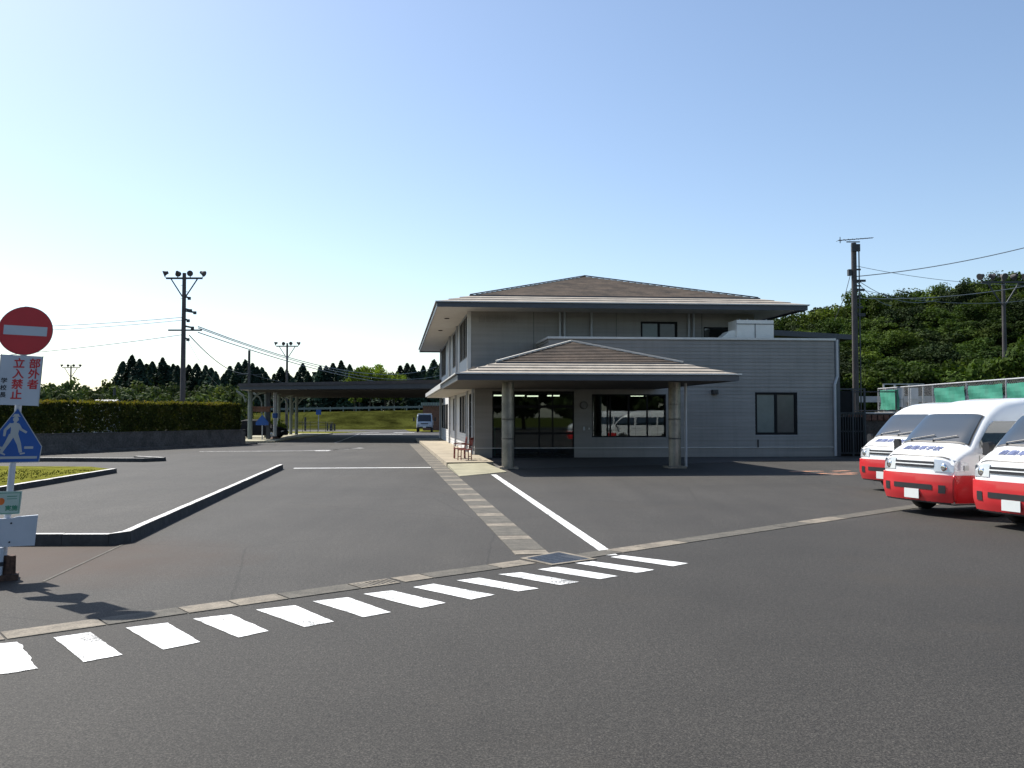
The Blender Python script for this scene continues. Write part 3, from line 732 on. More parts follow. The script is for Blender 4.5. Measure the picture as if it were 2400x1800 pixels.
# low side eave
mb = MB(); mb.hexa([B(-1.35, -.05, 3.02), B(-.0, -.05, 3.74), B(0, 17.3, 3.74), B(-1.35, 17.3, 3.02), B(-1.35, -.05, 3.10), B(-.0, -.05, 3.84), B(0, 17.3, 3.84), B(-1.35, 17.3, 3.10)])
mb.build('side_eave_roof', M['roof_metal'], bld)
mb = MB(); mb.box(-1.42, -1.35, .08, 17.3, 2.9, 3.11, B); mb.build('side_eave_gutter', M['trim'], bld)
MB().box(-1.34, -.02, 0, 17.25, 2.86, 2.9, B).build('side_eave_soffit', M['soffit'], bld)

# porch slab, walkway, ramp
MB().prism([B(-.55, -8.0, -.02), B(15.2, -1.6, -.02), B(15.2, -.02, -.02), B(-.4, -.02, -.02)], (0, 0, .035)).build('porch_slab', M['slab'], kind='structure')
MB().prism([B(-1.50, -5.9, -.02), B(.15, -5.6, -.02), B(.15, -.02, -.02), B(0, 27, -.02), B(-1.75, 27.0, -.02)], (0, 0, .17)).build('walkway', M['walk'], kind='structure')
mb = MB(); a, b, c_, d_ = (-2.22, 30.15), (-.95, 30.8), (-.16, 27.3), (-1.52, 25.35)
mb.hexa([(*d_, -.02), (*c_, -.02), (*b, -.02), (*a, -.02), (*d_, .012), (*c_, .02), (*b, .12), (*a, .10)]); mb.build('ramp', M['ramp'], kind='structure')

# rooftop plant unit and the rear annex
pu = empty('rooftop_unit', B(11.5, .9, 3.8), label='white boxy rooftop plant unit with a curved hood behind the parapet', cat='rooftop unit')
mb = MB(); mb.box(11.5, 13.15, .9, 1.9, 3.8, 5.95, B); mb.build('housing', M['unit_white'], pu)
mb = MB(); mb.box(12.3, 12.33, .885, .9, 4.0, 5.8, B); mb.box(11.48, 13.17, .88, .9, 5.76, 5.79, B); mb.build('panel_seam', M['fascia'], pu)
mb = MB(); n = 8
pr = [(0, 5.5), (-.18, 5.5), (-.32, 5.45), (-.42, 5.35), (-.62, 5.2), (-.68, 5.02), (-.45, 4.95), (0, 4.95)]
mb.prism([B(11.5 + a, 1.0, z) for a, z in pr], B(0, .7, 0) - B(0, 0, 0)); mb.build('hood', M['unit_white'], pu)
mb = MB()
for u in (11.75, 12.1, 12.95): mb.tube([B(u, 1.2, 5.95), B(u, 1.2, 6.02)], .03, 6)
mb.build('lifting_eye', M['galv'], pu)
ann = empty('rear_annex', B(13.6, 9, 0), label='low rear annex with dark lean-to roof behind the wing', cat='building')
MB().box(13.4, 17.2, 10.5, 18, 0, 6.0, B).build('wall', M['brick'], ann)
mb = MB(); mb.hexa([B(13.2, 9.6, 6.28), B(21.5, 9.6, 5.92), B(21.5, 18.4, 5.92), B(13.2, 18.4, 6.28), B(13.2, 9.6, 6.62), B(21.5, 9.6, 6.18), B(21.5, 18.4, 6.3), B(13.2, 18.4, 6.8)]); mb.build('roof', M['fascia'], ann)

# ------------------------------------------------------------------ vegetation builders
def leaf_quad(mb, c, s, nrm, rr):
    a = nrm.orthogonal().normalized(); th = rr.uniform(0, 6.28); a = (a * math.cos(th) + nrm.cross(a) * math.sin(th)); b = nrm.cross(a)
    k = rr.uniform(.6, 1.0)
    mb.poly([c - a * s, c - b * s * k * .8, c + a * s * 1.1, c + b * s * k])
def rdir(rr):
    z = rr.uniform(-1, 1); t = rr.uniform(0, 6.283); q = math.sqrt(1 - z * z); return Vector((q * math.cos(t), q * math.sin(t), z))
def make_broad(name, seed, h, rad, nclump, per, ls, m, m_trunk=None, zb=.28, **k):
    rr = random.Random(seed); root = empty(name, (0, 0, 0), **k)
    t = MB(); base = Vector((0, 0, -.6)); top = Vector((rr.uniform(-.3, .3), rr.uniform(-.3, .3), h * .55))
    t.tube([base, base.lerp(top, .5) + Vector((rr.uniform(-.15, .15), rr.uniform(-.15, .15), 0)), top], h * .028, 7, h * .014)
    cl = []
    for i in range(nclump):
        d = rdir(rr); r_ = rr.uniform(.35, 1.0) ** .6; f = Vector((d.x * rad, d.y * rad, d.z * h * (1 - zb) / 2)) * r_
        f.z = f.z if f.z > 0 else f.z * .85
        lump = 1 + .22 * noise.noise(d * 1.7 + Vector((seed, 0, 0)))
        c = Vector((0, 0, h * (zb + (1 - zb) / 2))) + f * lump; cl.append((c, rad * rr.uniform(.20, .36)))
    for c, r_ in cl[::3]:
        t.tube([top.lerp(base, rr.uniform(0, .4)), c], h * .010, 4, h * .004, cap=False)
    t.build('trunk', m_trunk or M['bark'], root)
    mb = MB()
    for c, r_ in cl:
        for i in range(per):
            d = rdir(rr); d.z *= .72; q = c + d * r_ * rr.uniform(.55, 1.08)
            n = (d + rdir(rr) * .8 + Vector((0, 0, .35))).normalized(); leaf_quad(mb, q, ls * rr.uniform(.6, 1.25), n, rr)
    mb.build('crown', m, root); return root
def make_cedar(name, seed, h, rad, n, m, **k):
    rr = random.Random(seed); root = empty(name, (0, 0, 0), **k)
    MB().tube([(0, 0, -.5), (0, 0, h * .93)], h * .022, 6, h * .003).build('trunk', M['bark'], root)
    mb = MB()
    for i in range(n):
        t = rr.random() ** .8; z = h * (.10 + .90 * t); r0 = rad * (1 - t) ** .72 * (1 + .22 * math.sin(z * 3.1 + seed) * rr.random()) + .06
        a = rr.uniform(0, 6.283); a += .5 * noise.noise(Vector((math.cos(a) * 2, z * .6, seed)))
        lob = 1 + .28 * noise.noise(Vector((math.cos(a) * 1.6, math.sin(a) * 1.6, z * .8 + seed)))
        q = r0 * lob * math.sqrt(rr.uniform(.25, 1)); c = Vector((math.cos(a) * q, math.sin(a) * q, z - q * .28))
        d = Vector((math.cos(a), math.sin(a), -.1)); nrm = (Vector((0, 0, 1)) * .8 + d * .6 + rdir(rr) * .7).normalized()
        leaf_quad(mb, c, rr.uniform(.20, .42) * (1.1 - .55 * t), nrm, rr)
    mb.build('crown', m, root); return root
def place(proto, used, x, y, z, s, rz, label=None, group=None, sz=None):
    o = proto if not used.get(proto.name) else copy_tree(proto)
    used[proto.name] = True; o.location = (x, y, z); o.scale = (s, s, sz or s); o.rotation_euler = (0, 0, rz)
    if label: o['label'] = label
    if group: o['group'] = group
    return o
used = {}
# cedars beyond the bank: (pixel column of the tip, row of the tip, distance)
CT = 'dark pointed cedar in the row beyond the grassy bank'
protos = [make_cedar('cedar_tree', s, 9.0, rd, 2400, M['leaf_cedar'], label=CT, cat='tree', group='cedars beyond the bank') for s, rd in ((1, 2.5), (2, 2.2), (3, 2.8), (4, 2.35))]
tips = [(287, 847), (308, 832), (326, 841), (342, 853), (356, 847), (380, 838), (394, 856), (405, 853), (415, 856), (441, 855), (460, 852), (481, 856), (494, 862), (505, 870),
 (524, 876), (538, 858), (558, 849), (574, 843), (583, 856), (591, 851), (602, 859), (613, 861), (622, 872), (642, 876), (658, 860), (671, 866), (684, 884), (697, 872), (709, 852), (721, 870), (738, 872), (750, 858), (764, 857), (780, 851), (790, 866), (799, 845), (810, 862), (819, 854), (832, 872),
 (938, 857), (954, 851), (967, 854), (981, 870), (992, 857), (1005, 866), (1017, 843), (1032, 852)]
k = 0
for px, py in tips:
    D = R.uniform(148, 158); zt = CAM_H + (975 - py) / FPX * D; X = (px - 1200) / FPX * D; zg = bank_h(X, D); s = (zt - zg) / 9.0
    place(protos[k % 4], used, X, D, zg, s * (1.12 if k % 3 else 1.3), R.uniform(0, 6), sz=s, label=('tallest pointed cedar of the cluster left of the floodlight pole' if px == 308 else 'cedar standing just under the eave of the office roof' if px == 1017 else 'pointed dark cedar in the cluster %s' % ('around the tall floodlight pole' if px < 510 else 'around the plain utility pole' if px < 630 else 'behind the distant four lamp pole' if px < 730 else 'right of the lamp pole, before the light trees' if px < 835 else 'between the light trees and the office'))); k += 1
for i in range(46):   # a second, lower rank closing the gaps behind
    px = 272 + i * 16.8 + R.uniform(-5, 5)
    if px > 1000: break
    D = R.uniform(163, 172); py = R.uniform(878, 898); zt = CAM_H + (975 - py) / FPX * D; X = (px - 1200) / FPX * D; zg = bank_h(X, D); s = (zt - zg) / 9.0
    place(protos[(i * 3) % 4], used, X, D, zg, s * 2.1, R.uniform(0, 6), sz=s, label='lower broader cedar filling the rear rank of the dark cedar row', group='rear cedars beyond the bank')
# broad-leaved trees: prototypes
BT = dict(cat='tree')
pb = [make_broad('broadleaf_tree', s, 7.5, r_, 52, 150, .155, M['leaf_broad'], label='rounded broadleaf tree in the wood covering the hill', group='trees of the wooded hill', **BT) for s, r_ in ((11, 3.4), (12, 3.0), (13, 3.8), (14, 3.2))]
pb += [make_broad('broadleaf_tree', 15, 7.5, 3.3, 50, 150, .15, M['leaf_mid'], label='rounded broadleaf tree in the wood covering the hill', group='trees of the wooded hill', **BT), make_broad('broadleaf_tree', 16, 7.5, 3.6, 54, 150, .16, M['leaf_dark'], label='rounded broadleaf tree in the wood covering the hill', group='trees of the wooded hill', **BT)]
PICK = [0, 5, 1, 2, 5, 3, 4, 0, 1, 5, 2, 3, 0]
pbright = make_broad('bright_tree', 21, 7.0, 3.4, 40, 100, .19, M['leaf_bright'], label='light green open crowned tree standing above the carport roof', cat='tree')
pfar = [make_broad('round_tree', s, 5.0, 3.0, 30, 80, .24, M['leaf_far'], zb=.05, label='rounded low tree in the belt of green behind the hedge', cat='tree', group='low trees behind the hedge') for s in (31, 32)]
psh = [make_broad('bank_shrub', s, 2.6, 1.9, 22, 90, .12, M['leaf_broad'], zb=.0, label='low leafy shrub at the foot of the wooded hill', cat='shrub', group='shrubs at the foot of the hill') for s in (41, 42)]
# wooded hill on the right
def sil(px): # silhouette of the wood, rows of the photograph
    P = [(1700, 800), (1790, 770), (1815, 740), (1880, 732), (1960, 722), (2030, 694), (2065, 684), (2100, 694), (2140, 686), (2200, 680), (2235, 672), (2270, 658), (2310, 648), (2345, 640), (2400, 654), (2500, 650), (2700, 640)]
    for (a, b), (c, d) in zip(P[:-1], P[1:]):
        if a <= px <= c: return b + (d - b) * (px - a) / (c - a)
    return 650
for i in range(25):
    px = 1775 + i * 34 + R.uniform(-9, 9); D = R.uniform(76, 84); X = (px - 1200) / FPX * D; zt = CAM_H + (975 - sil(px) - R.uniform(-8, 8)) / FPX * D
    zg = terr_h(X, D); s = max(.6, (zt - zg) / 7.5); place(pb[PICK[i % 13]], used, X, D, zg, min(s, 1.15), R.uniform(0, 6), sz=s, label='crest tree of the wooded hill outlined against the sky %s' % ('beside the roof end' if px < 1990 else 'between the two poles' if px < 2330 else 'past the slim lamp pole'), group='crest trees of the wooded hill')
for row, (D0, fr, n) in enumerate(((70, .80, 22), (65, .60, 22), (60.5, .40, 22), (56.5, .22, 21))):
    for i in range(n):
        px = 1800 + i * 36 + (row % 2) * 18 + R.uniform(-10, 10); D = D0 + R.uniform(-1.5, 1.5); X = (px - 1200) / FPX * D
        if X < TX - 4 or (D < 58 and X < TX): continue
        base_row = 905; top = base_row + (sil(px) - base_row) * fr + R.uniform(-14, 14); zt = CAM_H + (975 - top) / FPX * D
        zg = min(terr_h(X, D), zt - 3.0); s = (zt - zg) / 7.5; place(pb[PICK[(i * 3 + row * 5) % 13]], used, X, D, zg, max(.62, min(s * 1.15, 1.0)), R.uniform(0, 6), sz=s, label='rounded tree %s of the wooded hill %s' % (('just under the crest', 'on the upper slope', 'on the middle slope', 'on the lowest slope')[row], 'behind the building end' if px < 2000 else 'right of the aerial pole' if px < 2240 else 'around the slim lamp pole'), group='slope trees of the wooded hill')
for i in range(26):
    px = 1940 + i * 20 + R.uniform(-6, 6); D = R.uniform(50.5, 53.5); X = (px - 1200) / FPX * D
    if X < TX - .5: X = TX - .5 + R.random()
    place(psh[i % 2], used, X, D, terr_h(X, D) - .1, R.uniform(.75, 1.15), R.uniform(0, 6))
gl = empty
bt = make_broad('hill_tree_bright', 51, 4.6, 2.4, 34, 130, .13, M['leaf_broad'], label='rounded green tree low on the wooded hill beside the slim lamp pole', cat='tree')
bt.location = ((2435 - 1200) / FPX * 46, 46, 1.2)
# bright trees above the carport
for px, py, D, s in ((843, 858, 146, .9), (868, 848, 148, 1.1), (902, 862, 147, .95), (925, 872, 146, .8)):
    X = (px - 1200) / FPX * D; zg = bank_h(X, D); zt = CAM_H + (975 - py) / FPX * D; sz = (zt - zg) / 7.0
    lab = {843: 'light green tree just past the last cedar of the long row', 868: 'tallest light green tree above the carport roof', 902: 'airy light green tree with sky showing through its crown', 925: 'smallest light green tree beside the second cedar group'}[px]
    place(pbright, used, X, D, zg, s * .8, px, label=lab, sz=sz)
smalltree = make_broad('small_bank_tree', 61, 3.2, 1.3, 16, 70, .13, M['leaf_bright'], zb=.1, label='small bright tree on the bank crest under the carport roof', cat='tree')
smalltree.location = ((830 - 1200) / FPX * 140, 140, 2.9)
# belt of trees behind the hedge on the left
for i in range(44):
    px = -20 + i * 13.5 + R.uniform(-5, 5); row = i % 3; D = (92, 104, 116)[row] + R.uniform(-3, 3)
    top = (905 if px < 270 else 908) + (12, 4, -6)[row] + R.uniform(-8, 8) - (14 if 95 < px < 170 and row == 2 else 0)
    if px > 560: continue
    X = (px - 1200) / FPX * D; zt = CAM_H + (975 - top) / FPX * D; place(pfar[i % 2], used, X, D, -.1, R.uniform(.75, 1.0), R.uniform(0, 6), sz=zt / 5.0)
# trees behind the photographer (they stand in the window reflections)
pr_ = make_broad('roadside_tree', 71, 9, 4.6, 34, 90, .42, M['leaf_far'], zb=.1, label='broad roadside tree across the lot, behind the viewpoint', cat='tree', group='trees across the lot')
for i in range(9): place(pr_, used, -34 + i * 8 + R.uniform(-1, 1), -40 + R.uniform(-3, 3), 0, 1.15, R.uniform(0, 6))

# ------------------------------------------------------------------ hedge on its wall
H0 = Vector((-30.0, 25.2)); H0 = Vector((-21.9, 40.6)) - (Vector((-16.3, 53.5)) - Vector((-21.9, 40.6))) * .75; H1 = Vector((-16.35, 53.3)); hd = (H1 - H0).normalized(); hn = Vector((-hd.y, hd.x)); HL = (H1 - H0).length
def Hf(a, b, z): p = H0 + hd * a + hn * b; return Vector((p.x, p.y, z))
hw = empty('planter_wall', Hf(0, 0, 0), label='long dark concrete planter wall carrying the clipped hedge', cat='wall')
MB().box(0, HL, 0, .2, 0, .88, Hf).box(0, HL + .3, 2.2, 2.4, 0, .8, Hf).box(HL, HL + .2, 0, 2.2, 0, .82, Hf).build('wall', M['block'], hw)
MB().box(0, HL, .2, 2.2, .5, .74, Hf).build('soil', M['rust'], hw)
MB().box(0, HL + .9, -.35, 0, 0, .1, Hf).box(0, HL + .22, -.03, .23, .88, .93, Hf).build('coping', M['block'], hw)
hg = empty('hedge', Hf(0, 0, .7), label='long clipped dark hedge with sunlit yellow green top growing in the planter wall', cat='hedge')
rr = random.Random(5); mb = MB()
for i in range(30000):
    a = rr.uniform(0, HL + .05); face = rr.random(); bulge = .09 * noise.noise(Vector((a * .8, 0, 1))) + .05 * noise.noise(Vector((a * 3, 2, 1)))
    zt_ = 2.34 + .02 * a * .25 + .06 * noise.noise(Vector((a * .7, 7, 0)))
    if face < .55: b = .22 + bulge + abs(rr.gauss(0, .09)); z = rr.uniform(.86, zt_); n_ = Vector((-hn.x, -hn.y, .2))
    elif face < .62: b = 2.1 - abs(rr.gauss(0, .1)); z = rr.uniform(.86, zt_); n_ = Vector((hn.x, hn.y, .2))
    elif face < .68: b = rr.uniform(.25, 2.1); a = HL - abs(rr.gauss(0, .08)); z = rr.uniform(.86, zt_); n_ = Vector((hd.x, hd.y, .2))
    else: b = rr.uniform(.25, 2.1); z = rr.uniform(.95, zt_ - .05); n_ = Vector((0, 0, 1))
    if face < .55 and z < 1.2 and rr.random() < .3: continue
    n_ = (n_.normalized() + rdir(rr) * .9).normalized(); leaf_quad(mb, Hf(a, b, z), rr.uniform(.035, .075) * 1.25, n_, rr)
mb.build('foliage', M['leaf_hedge'], hg)
mb = MB()
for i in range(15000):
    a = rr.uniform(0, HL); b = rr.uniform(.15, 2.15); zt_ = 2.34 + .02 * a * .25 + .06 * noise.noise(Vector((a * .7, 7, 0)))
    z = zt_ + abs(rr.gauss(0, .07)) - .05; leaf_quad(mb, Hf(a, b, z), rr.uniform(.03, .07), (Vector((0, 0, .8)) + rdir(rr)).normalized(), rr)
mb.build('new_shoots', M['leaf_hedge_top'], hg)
mb = MB()
for i in range(int(HL / .45)):
    a = i * .45 + rr.uniform(-.1, .1); mb.tube([Hf(a, .5, .7), Hf(a + rr.uniform(-.1, .1), .42, 1.5)], .02, 5)
mb.build('stem', M['bark'], hg)

# ------------------------------------------------------------------ poles and wires
def flood_pole(x, y, h, arm, label, nl=4, second=None, rp=.17, mat_=None, group=None):
    zg = 0 if y < 110 else bank_h(x, y)
    if x > 0: zg = terr_h(x, y)
    root = empty('floodlight_pole', (x, y, zg), label=label, cat='light pole', group=group); h0 = zg
    MB().tube([(x, y, zg - .3), (x, y, h)], rp, 10, rp * .62).build('pole', mat_ or M['pole'], root)
    mb = MB(); mb.box(x - arm / 2, x + arm / 2, y - .06, y + .06, h - .42, h - .30)
    for s in (-1, 1): mb.bar((x + s * arm * .36, y, h - .42), (x + s * .12, y, h - arm * .65), .07, .07)
    mb.build('crossarm', M['pole_dark'], root)
    for i in range(nl):
        t = (i / (nl - 1) - .5) * arm * 1.04; c = Vector((x + t, y - .05, h - .02)); dirs = [Vector((-.9, -.3, -.35)), Vector((-.1, .9, -.3)), Vector((.15, -.95, -.25)), Vector((.9, -.2, -.4))]
        dv = dirs[i % 4] if nl <= 4 else dirs[(i * 3) % 4]
        l = MB(); lathe_x(l, c, dv, [(.05, -.22), (.10, -.2), (.12, -.08), (.20, .08), (.21, .13), (.0, .13)], 12); l.tube([c, c - Vector((0, 0, .3))], .03, 5)
        l.build('floodlight', M['pole'], root)
    if second:
        mb = MB(); z = second; mb.box(x - 1.05, x + 1.25, y - .05, y + .05, z - .05, z + .05)
        mb.build('lower_crossarm', M['pole_dark'], root)
        for t, dz in ((.35, 2.35), (.45, 1.5), (.75, 1.35), (.3, .8), (.6, .3), (.3, -.5)): MB().bar((x, y, z + dz), (x + t, y, z + dz - .12), .12, .12).box(x + t - .08, x + t + .1, y - .08, y + .08, z + dz - .25, z + dz - .05).build('insulator', M['pole_dark'], root)
        mb = MB()
        for q in range(3): mb.tube([(x, y, z + 2.2 + q * .45), (x + (.26 if q % 2 else -.24), y, z + 2.2 + q * .45)], .018, 4)
        mb.build('step', M['pole_dark'], root)
    return root
flood_pole((428 - 1200) / FPX * 60, 60, 11.6, 2.5, 'tall floodlight pole with four lamps standing behind the hedge', 4, 7.65, .20)
flood_pole((672 - 1200) / FPX * 100, 100, 10.1, 2.5, 'distant four lamp pole rising above the carport roof', 4, None, .17)
flood_pole((165 - 1200) / FPX * 130, 130, 9.3, 2.6, 'smallest distant four lamp pole over the low trees', 4, None, .16)
flood_pole((747 - 1200) / FPX * 150, 150, 9.2, 2.0, 'far lamp pole whose lamps just clear the cedar tops', 4, None, .15)
flood_pole((2357 - 1200) / FPX * 52, 52, 10.1, 2.6, 'slim lamp pole in front of the wooded hill', 5, None, .15)
def plain_pole(x, y, z0, h, r0, label, name='utility_pole', cat='utility pole', arms=()):
    root = empty(name, (x, y, z0), label=label, cat=cat); MB().tube([(x, y, z0 - .3), (x, y, h)], r0, 12, r0 * .8).build('pole', M['pole'], root)
    if arms:
        mb = MB()
        for z, a, b in arms: mb.box(x + a, x + b, y - .05, y + .05, z - .05, z + .05)
        mb.build('crossarm', M['pole_dark'], root)
    return root
plain_pole((583 - 1200) / FPX * 115, 115, 0, 10.4, .2, 'plain utility pole in front of the cedars', arms=((7.2, -1.6, 1.6), (7.6, -.3, .3)))
plain_pole((268 - 1200) / FPX * 100, 100, 0, 4.9, .16, 'short dark post behind the hedge')
X2 = (2006 - 1200) / FPX * 42.5
up_ = plain_pole(X2, 42.5, 1.0, 10.2, .155, 'tall concrete utility pole with television aerial beside the building', arms=((8.35, 0, .55), (7.9, 0, .5), (7.05, 0, .4)))
mb = MB(); mb.tube([(X2 - .75, 42.5, 10.33), (X2 + .85, 42.3, 10.42)], .022, 6)
mb.tube([(X2 - .35, 42.5, 10.26), (X2 + .3, 42.5, 10.26)], .03, 6)
for i in range(9): t = i / 8; q = Vector((X2 - .75 + 1.6 * t, 42.5 - .2 * t, 10.33 + .09 * t)); hh = .26 - .15 * t; mb.tube([q - Vector((0, hh, 0)), q + Vector((0, hh, 0))], .012, 4)
mb.tube([(X2 - .66, 42.5, 10.2), (X2 - .66, 42.5, 10.5)], .02, 4); mb.build('television_aerial', M['pole_dark'], up_)
MB().box(X2 + .15, X2 + .48, 42.4, 42.6, 6.6, 6.75).build('lamp', M['pole_dark'], up_); MB().box(X2 - .2, X2 + .2, 42.2, 42.34, 9.75, 10.1).build('junction_box', M['pole_dark'], up_); MB().box(X2 - .3, X2 - .14, 42.4, 42.6, 8.6, 8.9).build('meter_box', M['pole_dark'], up_)
for z in (8.9, 8.3, 8.1, 7.6, 7.2): MB().tube([(X2 + .12, 42.5, z), (X2 + .32, 42.5, z)], .045, 6).build('insulator', M['pole_dark'], up_)
mb = MB(); mb.tube([(X2 + .17, 42.3, 10.0), (X2 + .17, 42.3, 1.6)], .03, 6); mb.tube([(X2 - .2, 42.4, 8.7), (X2 - .5, 42.4, 7.6), (X2 - .95, 42.6, 6.4)], .015, 4); mb.build('riser_cable', M['wire'], up_)
def wire(a, b, sag, r_, label, m=None):
    a = Vector(a); b = Vector(b); n = 18; pts = [a.lerp(b, i / n) - Vector((0, 0, sag * 4 * (i / n) * (1 - i / n))) for i in range(n + 1)]
    MB().tube(pts, r_, 5, cap=False).build('overhead_wire', m or M['wire'], label=label, cat='wire')
P1 = ((428 - 1200) / FPX * 60, 60)
wire((P1[0], 60, 8.55), (-48, 52, 7.4), .6, .020, 'upper pale wire running from the tall floodlight pole past the no entry disc', M['wire_pale'])
wire((P1[0], 60, 8.35), (-48, 52, 7.0), .6, .018, 'second pale wire just below the topmost one beside the floodlight pole', M['wire_pale'])
wire((P1[0], 60, 7.35), (-48, 53, 4.6), .5, .022, 'dark wire sagging from the floodlight pole to the notice board', M['wire_pale'])
PX5 = (583 - 1200) / FPX * 115
wire((P1[0] + 1, 60, 7.9), ((1023 - 1200) / FPX * 150, 150, 10.2), 2.2, .035, 'uppermost long wire crossing above the carport', M['wire_pale'])
wire((P1[0] + 1, 60, 7.8), ((1040 - 1200) / FPX * 150, 150, 8.9), 2.0, .030, 'long wire next below the uppermost above the carport', M['wire_pale'])
wire((P1[0] + 1, 60, 7.5), ((1023 - 1200) / FPX * 150, 150, 7.4), 1.4, .035, 'long wire passing behind the four lamp pole over the carport', M['wire_pale'])
wire((P1[0] + .4, 60, 7.3), (PX5, 115, 8.0 - .6), .9, .035, 'dark wire from the floodlight pole to the plain utility pole')
wire((PX5, 115, 7.3), ((760 - 1200) / FPX * 150, 150, 6.4), .3, .035, 'dark wire leaving the plain utility pole over the cedars')
wire((P1[0] + .2, 60, 7.1), (PX5 + 1, 110, 5.3), 1.9, .012, 'very thin slack wire below the floodlight pole crossarm', M['wire_pale'])
wire((X2, 42.5, 8.8 - .25), (27.5, 40, 10.6), .35, .022, 'upper thick wire rising from the aerial pole out of view', M['wire_pale'])
wire((X2, 42.5, 7.5), (27.5, 41, 8.6), .45, .018, 'lower wire rising from the aerial pole out of view', M['wire_pale'])
wire((X2, 42.5, 8.5), (25.4, 52, 8.7), .6, .015, 'thin wire from the aerial pole to the slim lamp pole', M['wire_pale'])
wire((X2, 42.5, 8.45), (27, 62, 9.6), .3, .018, 'wire falling from the aerial pole into the hill trees', M['wire_pale'])
wire((X2, 42.5, 9.1), (27, 43, 8.2), .3, .012, 'thin uppermost wire drooping right from the aerial pole', M['wire_pale'])
wire((X2, 42.5, 8.0), (26.5, 43, 7.6), .5, .012, 'thin wire sagging right just over the hill crest', M['wire_pale'])
wire((X2, 42.5, 8.4), (24, 60, 7.9), .2, .020, 'dark steep wire falling from the aerial pole into the trees')

# ------------------------------------------------------------------ right side: retaining wall, gate, fence with sheets
rw = empty('retaining_wall', (TX, 20, 0), label='dark concrete retaining wall behind the parked vans', cat='wall')
MB().box(TX - .1, TX + .15, 2, 43.6, -.05, 1.86).box(15.4, TX - .1, 40.75, 41.0, -.05, 1.86).box(15.4, TX - .1, 41.0, 44.2, 1.5, 1.84).build('wall', M['block'], rw)
MB().box(TX - .14, TX + .2, 2, 43.6, 1.86, 1.94).box(15.4, TX - .14, 40.7, 41.04, 1.86, 1.92).build('coping', M['kerbtop'], rw)
mb = MB()
for i in range(9): x = 15.6 + i * .28; mb.box(x, x + .22, 40.62, 40.74, 1.55, 1.8)
mb.build('facing_block', M['brick'], rw)
def GT(x, y): return x, y
gt = empty('side_gate', (14.4, 38.2, 0), label='dark metal gate with upright bars between the building and the retaining wall', cat='gate')
mb = MB(); mb.box(13.95, 14.85, 38.2, 38.26, 1.85, 2.85); mb.build('mesh_panel', M['frame_dark'], gt)
mb = MB()
for z in (.1, 1.05, 1.85, 2.9): mb.box(13.95, 15.4, 38.17, 38.23, z, z + .06)
for i in range(14): x = 13.98 + i * .11; mb.box(x, x + .03, 38.17, 38.22, .1, 1.88)
for x in (13.95, 14.84, 15.36): mb.box(x, x + .07, 38.16, 38.24, 0, 2.95)
mb.build('bar_panel', M['pole_dark'], gt)
MB().box(13.9, 15.4, 38.3, 38.36, 0, 1.7).build('dark_sheet', M['frame_dark'], gt)
gf = empty('guard_fence', (16.5, 40.9, 1.9), label='gray rail fence on the retaining wall next to the aerial pole', cat='fence')
mb = MB()
for z in (2.0, 2.88): mb.tube([(15.4, 40.9, z), (17.95, 40.9, z)], .03, 6)
for x in (15.4, 16.1, 17.95): mb.tube([(x, 40.9, 1.86), (x, 40.9, 2.92)], .035, 6)
mb.build('rail', M['pole_dark'], gf)
# guard rail along the road above
gr = empty('guard_rail', (22, 47, 1.9), label='pale corrugated guard rail at the foot of the hill', cat='guard rail')
mb = MB()
for i in range(22):
    x0 = 16 + i * 1.2; y0 = 47.3 - (x0 - 16) * .25; mb.hexa([(x0, y0, 2.48), (x0 + 1.2, y0 - .3, 2.48), (x0 + 1.2, y0 - .22, 2.48), (x0, y0 + .08, 2.48), (x0, y0, 2.8), (x0 + 1.2, y0 - .3, 2.8), (x0 + 1.2, y0 - .22, 2.8), (x0, y0 + .08, 2.8)])
mb.build('rail', M['galv'], gr)
mb = MB()
for i in range(12): x0 = 16 + i * 2.4; y0 = 47.35 - (x0 - 16) * .25; mb.tube([(x0, y0 + .1, 1.8), (x0, y0 + .1, 2.8)], .07, 6)
mb.build('post', M['galv'], gr)
fc = empty('sheeted_fence', (TX, 30, 1.9), label='galvanised mesh fence hung with green windbreak sheets above the vans', cat='fence')
FT = 3.10
def FP(y): return (TX + .02, y)
ys = [43.5 - i * 2.82 for i in range(14)]
for y in ys: MB().tube([(TX + .02, y, 1.9), (TX + .02, y, FT)], .035, 8).build('post', M['galv'], fc)
mb = MB(); mb.tube([(TX + .02, 43.5, FT), (TX + .02, ys[-1], FT)], .032, 8); mb.tube([(TX + .02, 43.5, 2.0), (TX + .02, ys[-1], 2.0)], .02, 6)
mb.build('top_rail', M['galv'], fc)
mb = MB()
y = 43.4
while y > 24:   # chain link, near enough to read as a fine diagonal mesh
    for s in (-1, 1):
        L = min(1.2, 1.2); mb.bar((TX + .02, y, 2.0), (TX + .02, min(43.5, y + s * 1.08), 2.0 + (min(43.5, y + s * 1.08) - y) * s), .006, .006, (1, 0, 0))
    y -= .12
mb.build('chain_link', M['galv'], fc)
for i, (a, b, z0, z1) in enumerate(((43.1, 41.0, 2.05, 3.0), (37.55, 35.05, 2.05, 2.94), (34.75, 32.35, 2.05, 2.94), (32.05, 29.6, 2.05, 2.94), (29.25, 26.8, 2.05, 2.94), (26.3, 24.2, 2.05, 2.94))):
    mb = MB(); n = 14
    for k in range(n):
        for q in range(6):
            f = lambda kk, qq: Vector((TX - .05 + .016 * math.sin(kk * 1.9 + i + qq * .6) - .02 * math.cos(qq * 1.3 + kk * .4), a + (b - a) * kk / n, z0 + (z1 - z0) * qq / 6 + (.012 * math.sin(kk * .9 + i) if qq in (0, 6) else 0)))
            mb.poly([f(k, q), f(k + 1, q), f(k + 1, q + 1), f(k, q + 1)])
    mb.build('green_sheet', M['mesh_green'], fc, smooth=True)
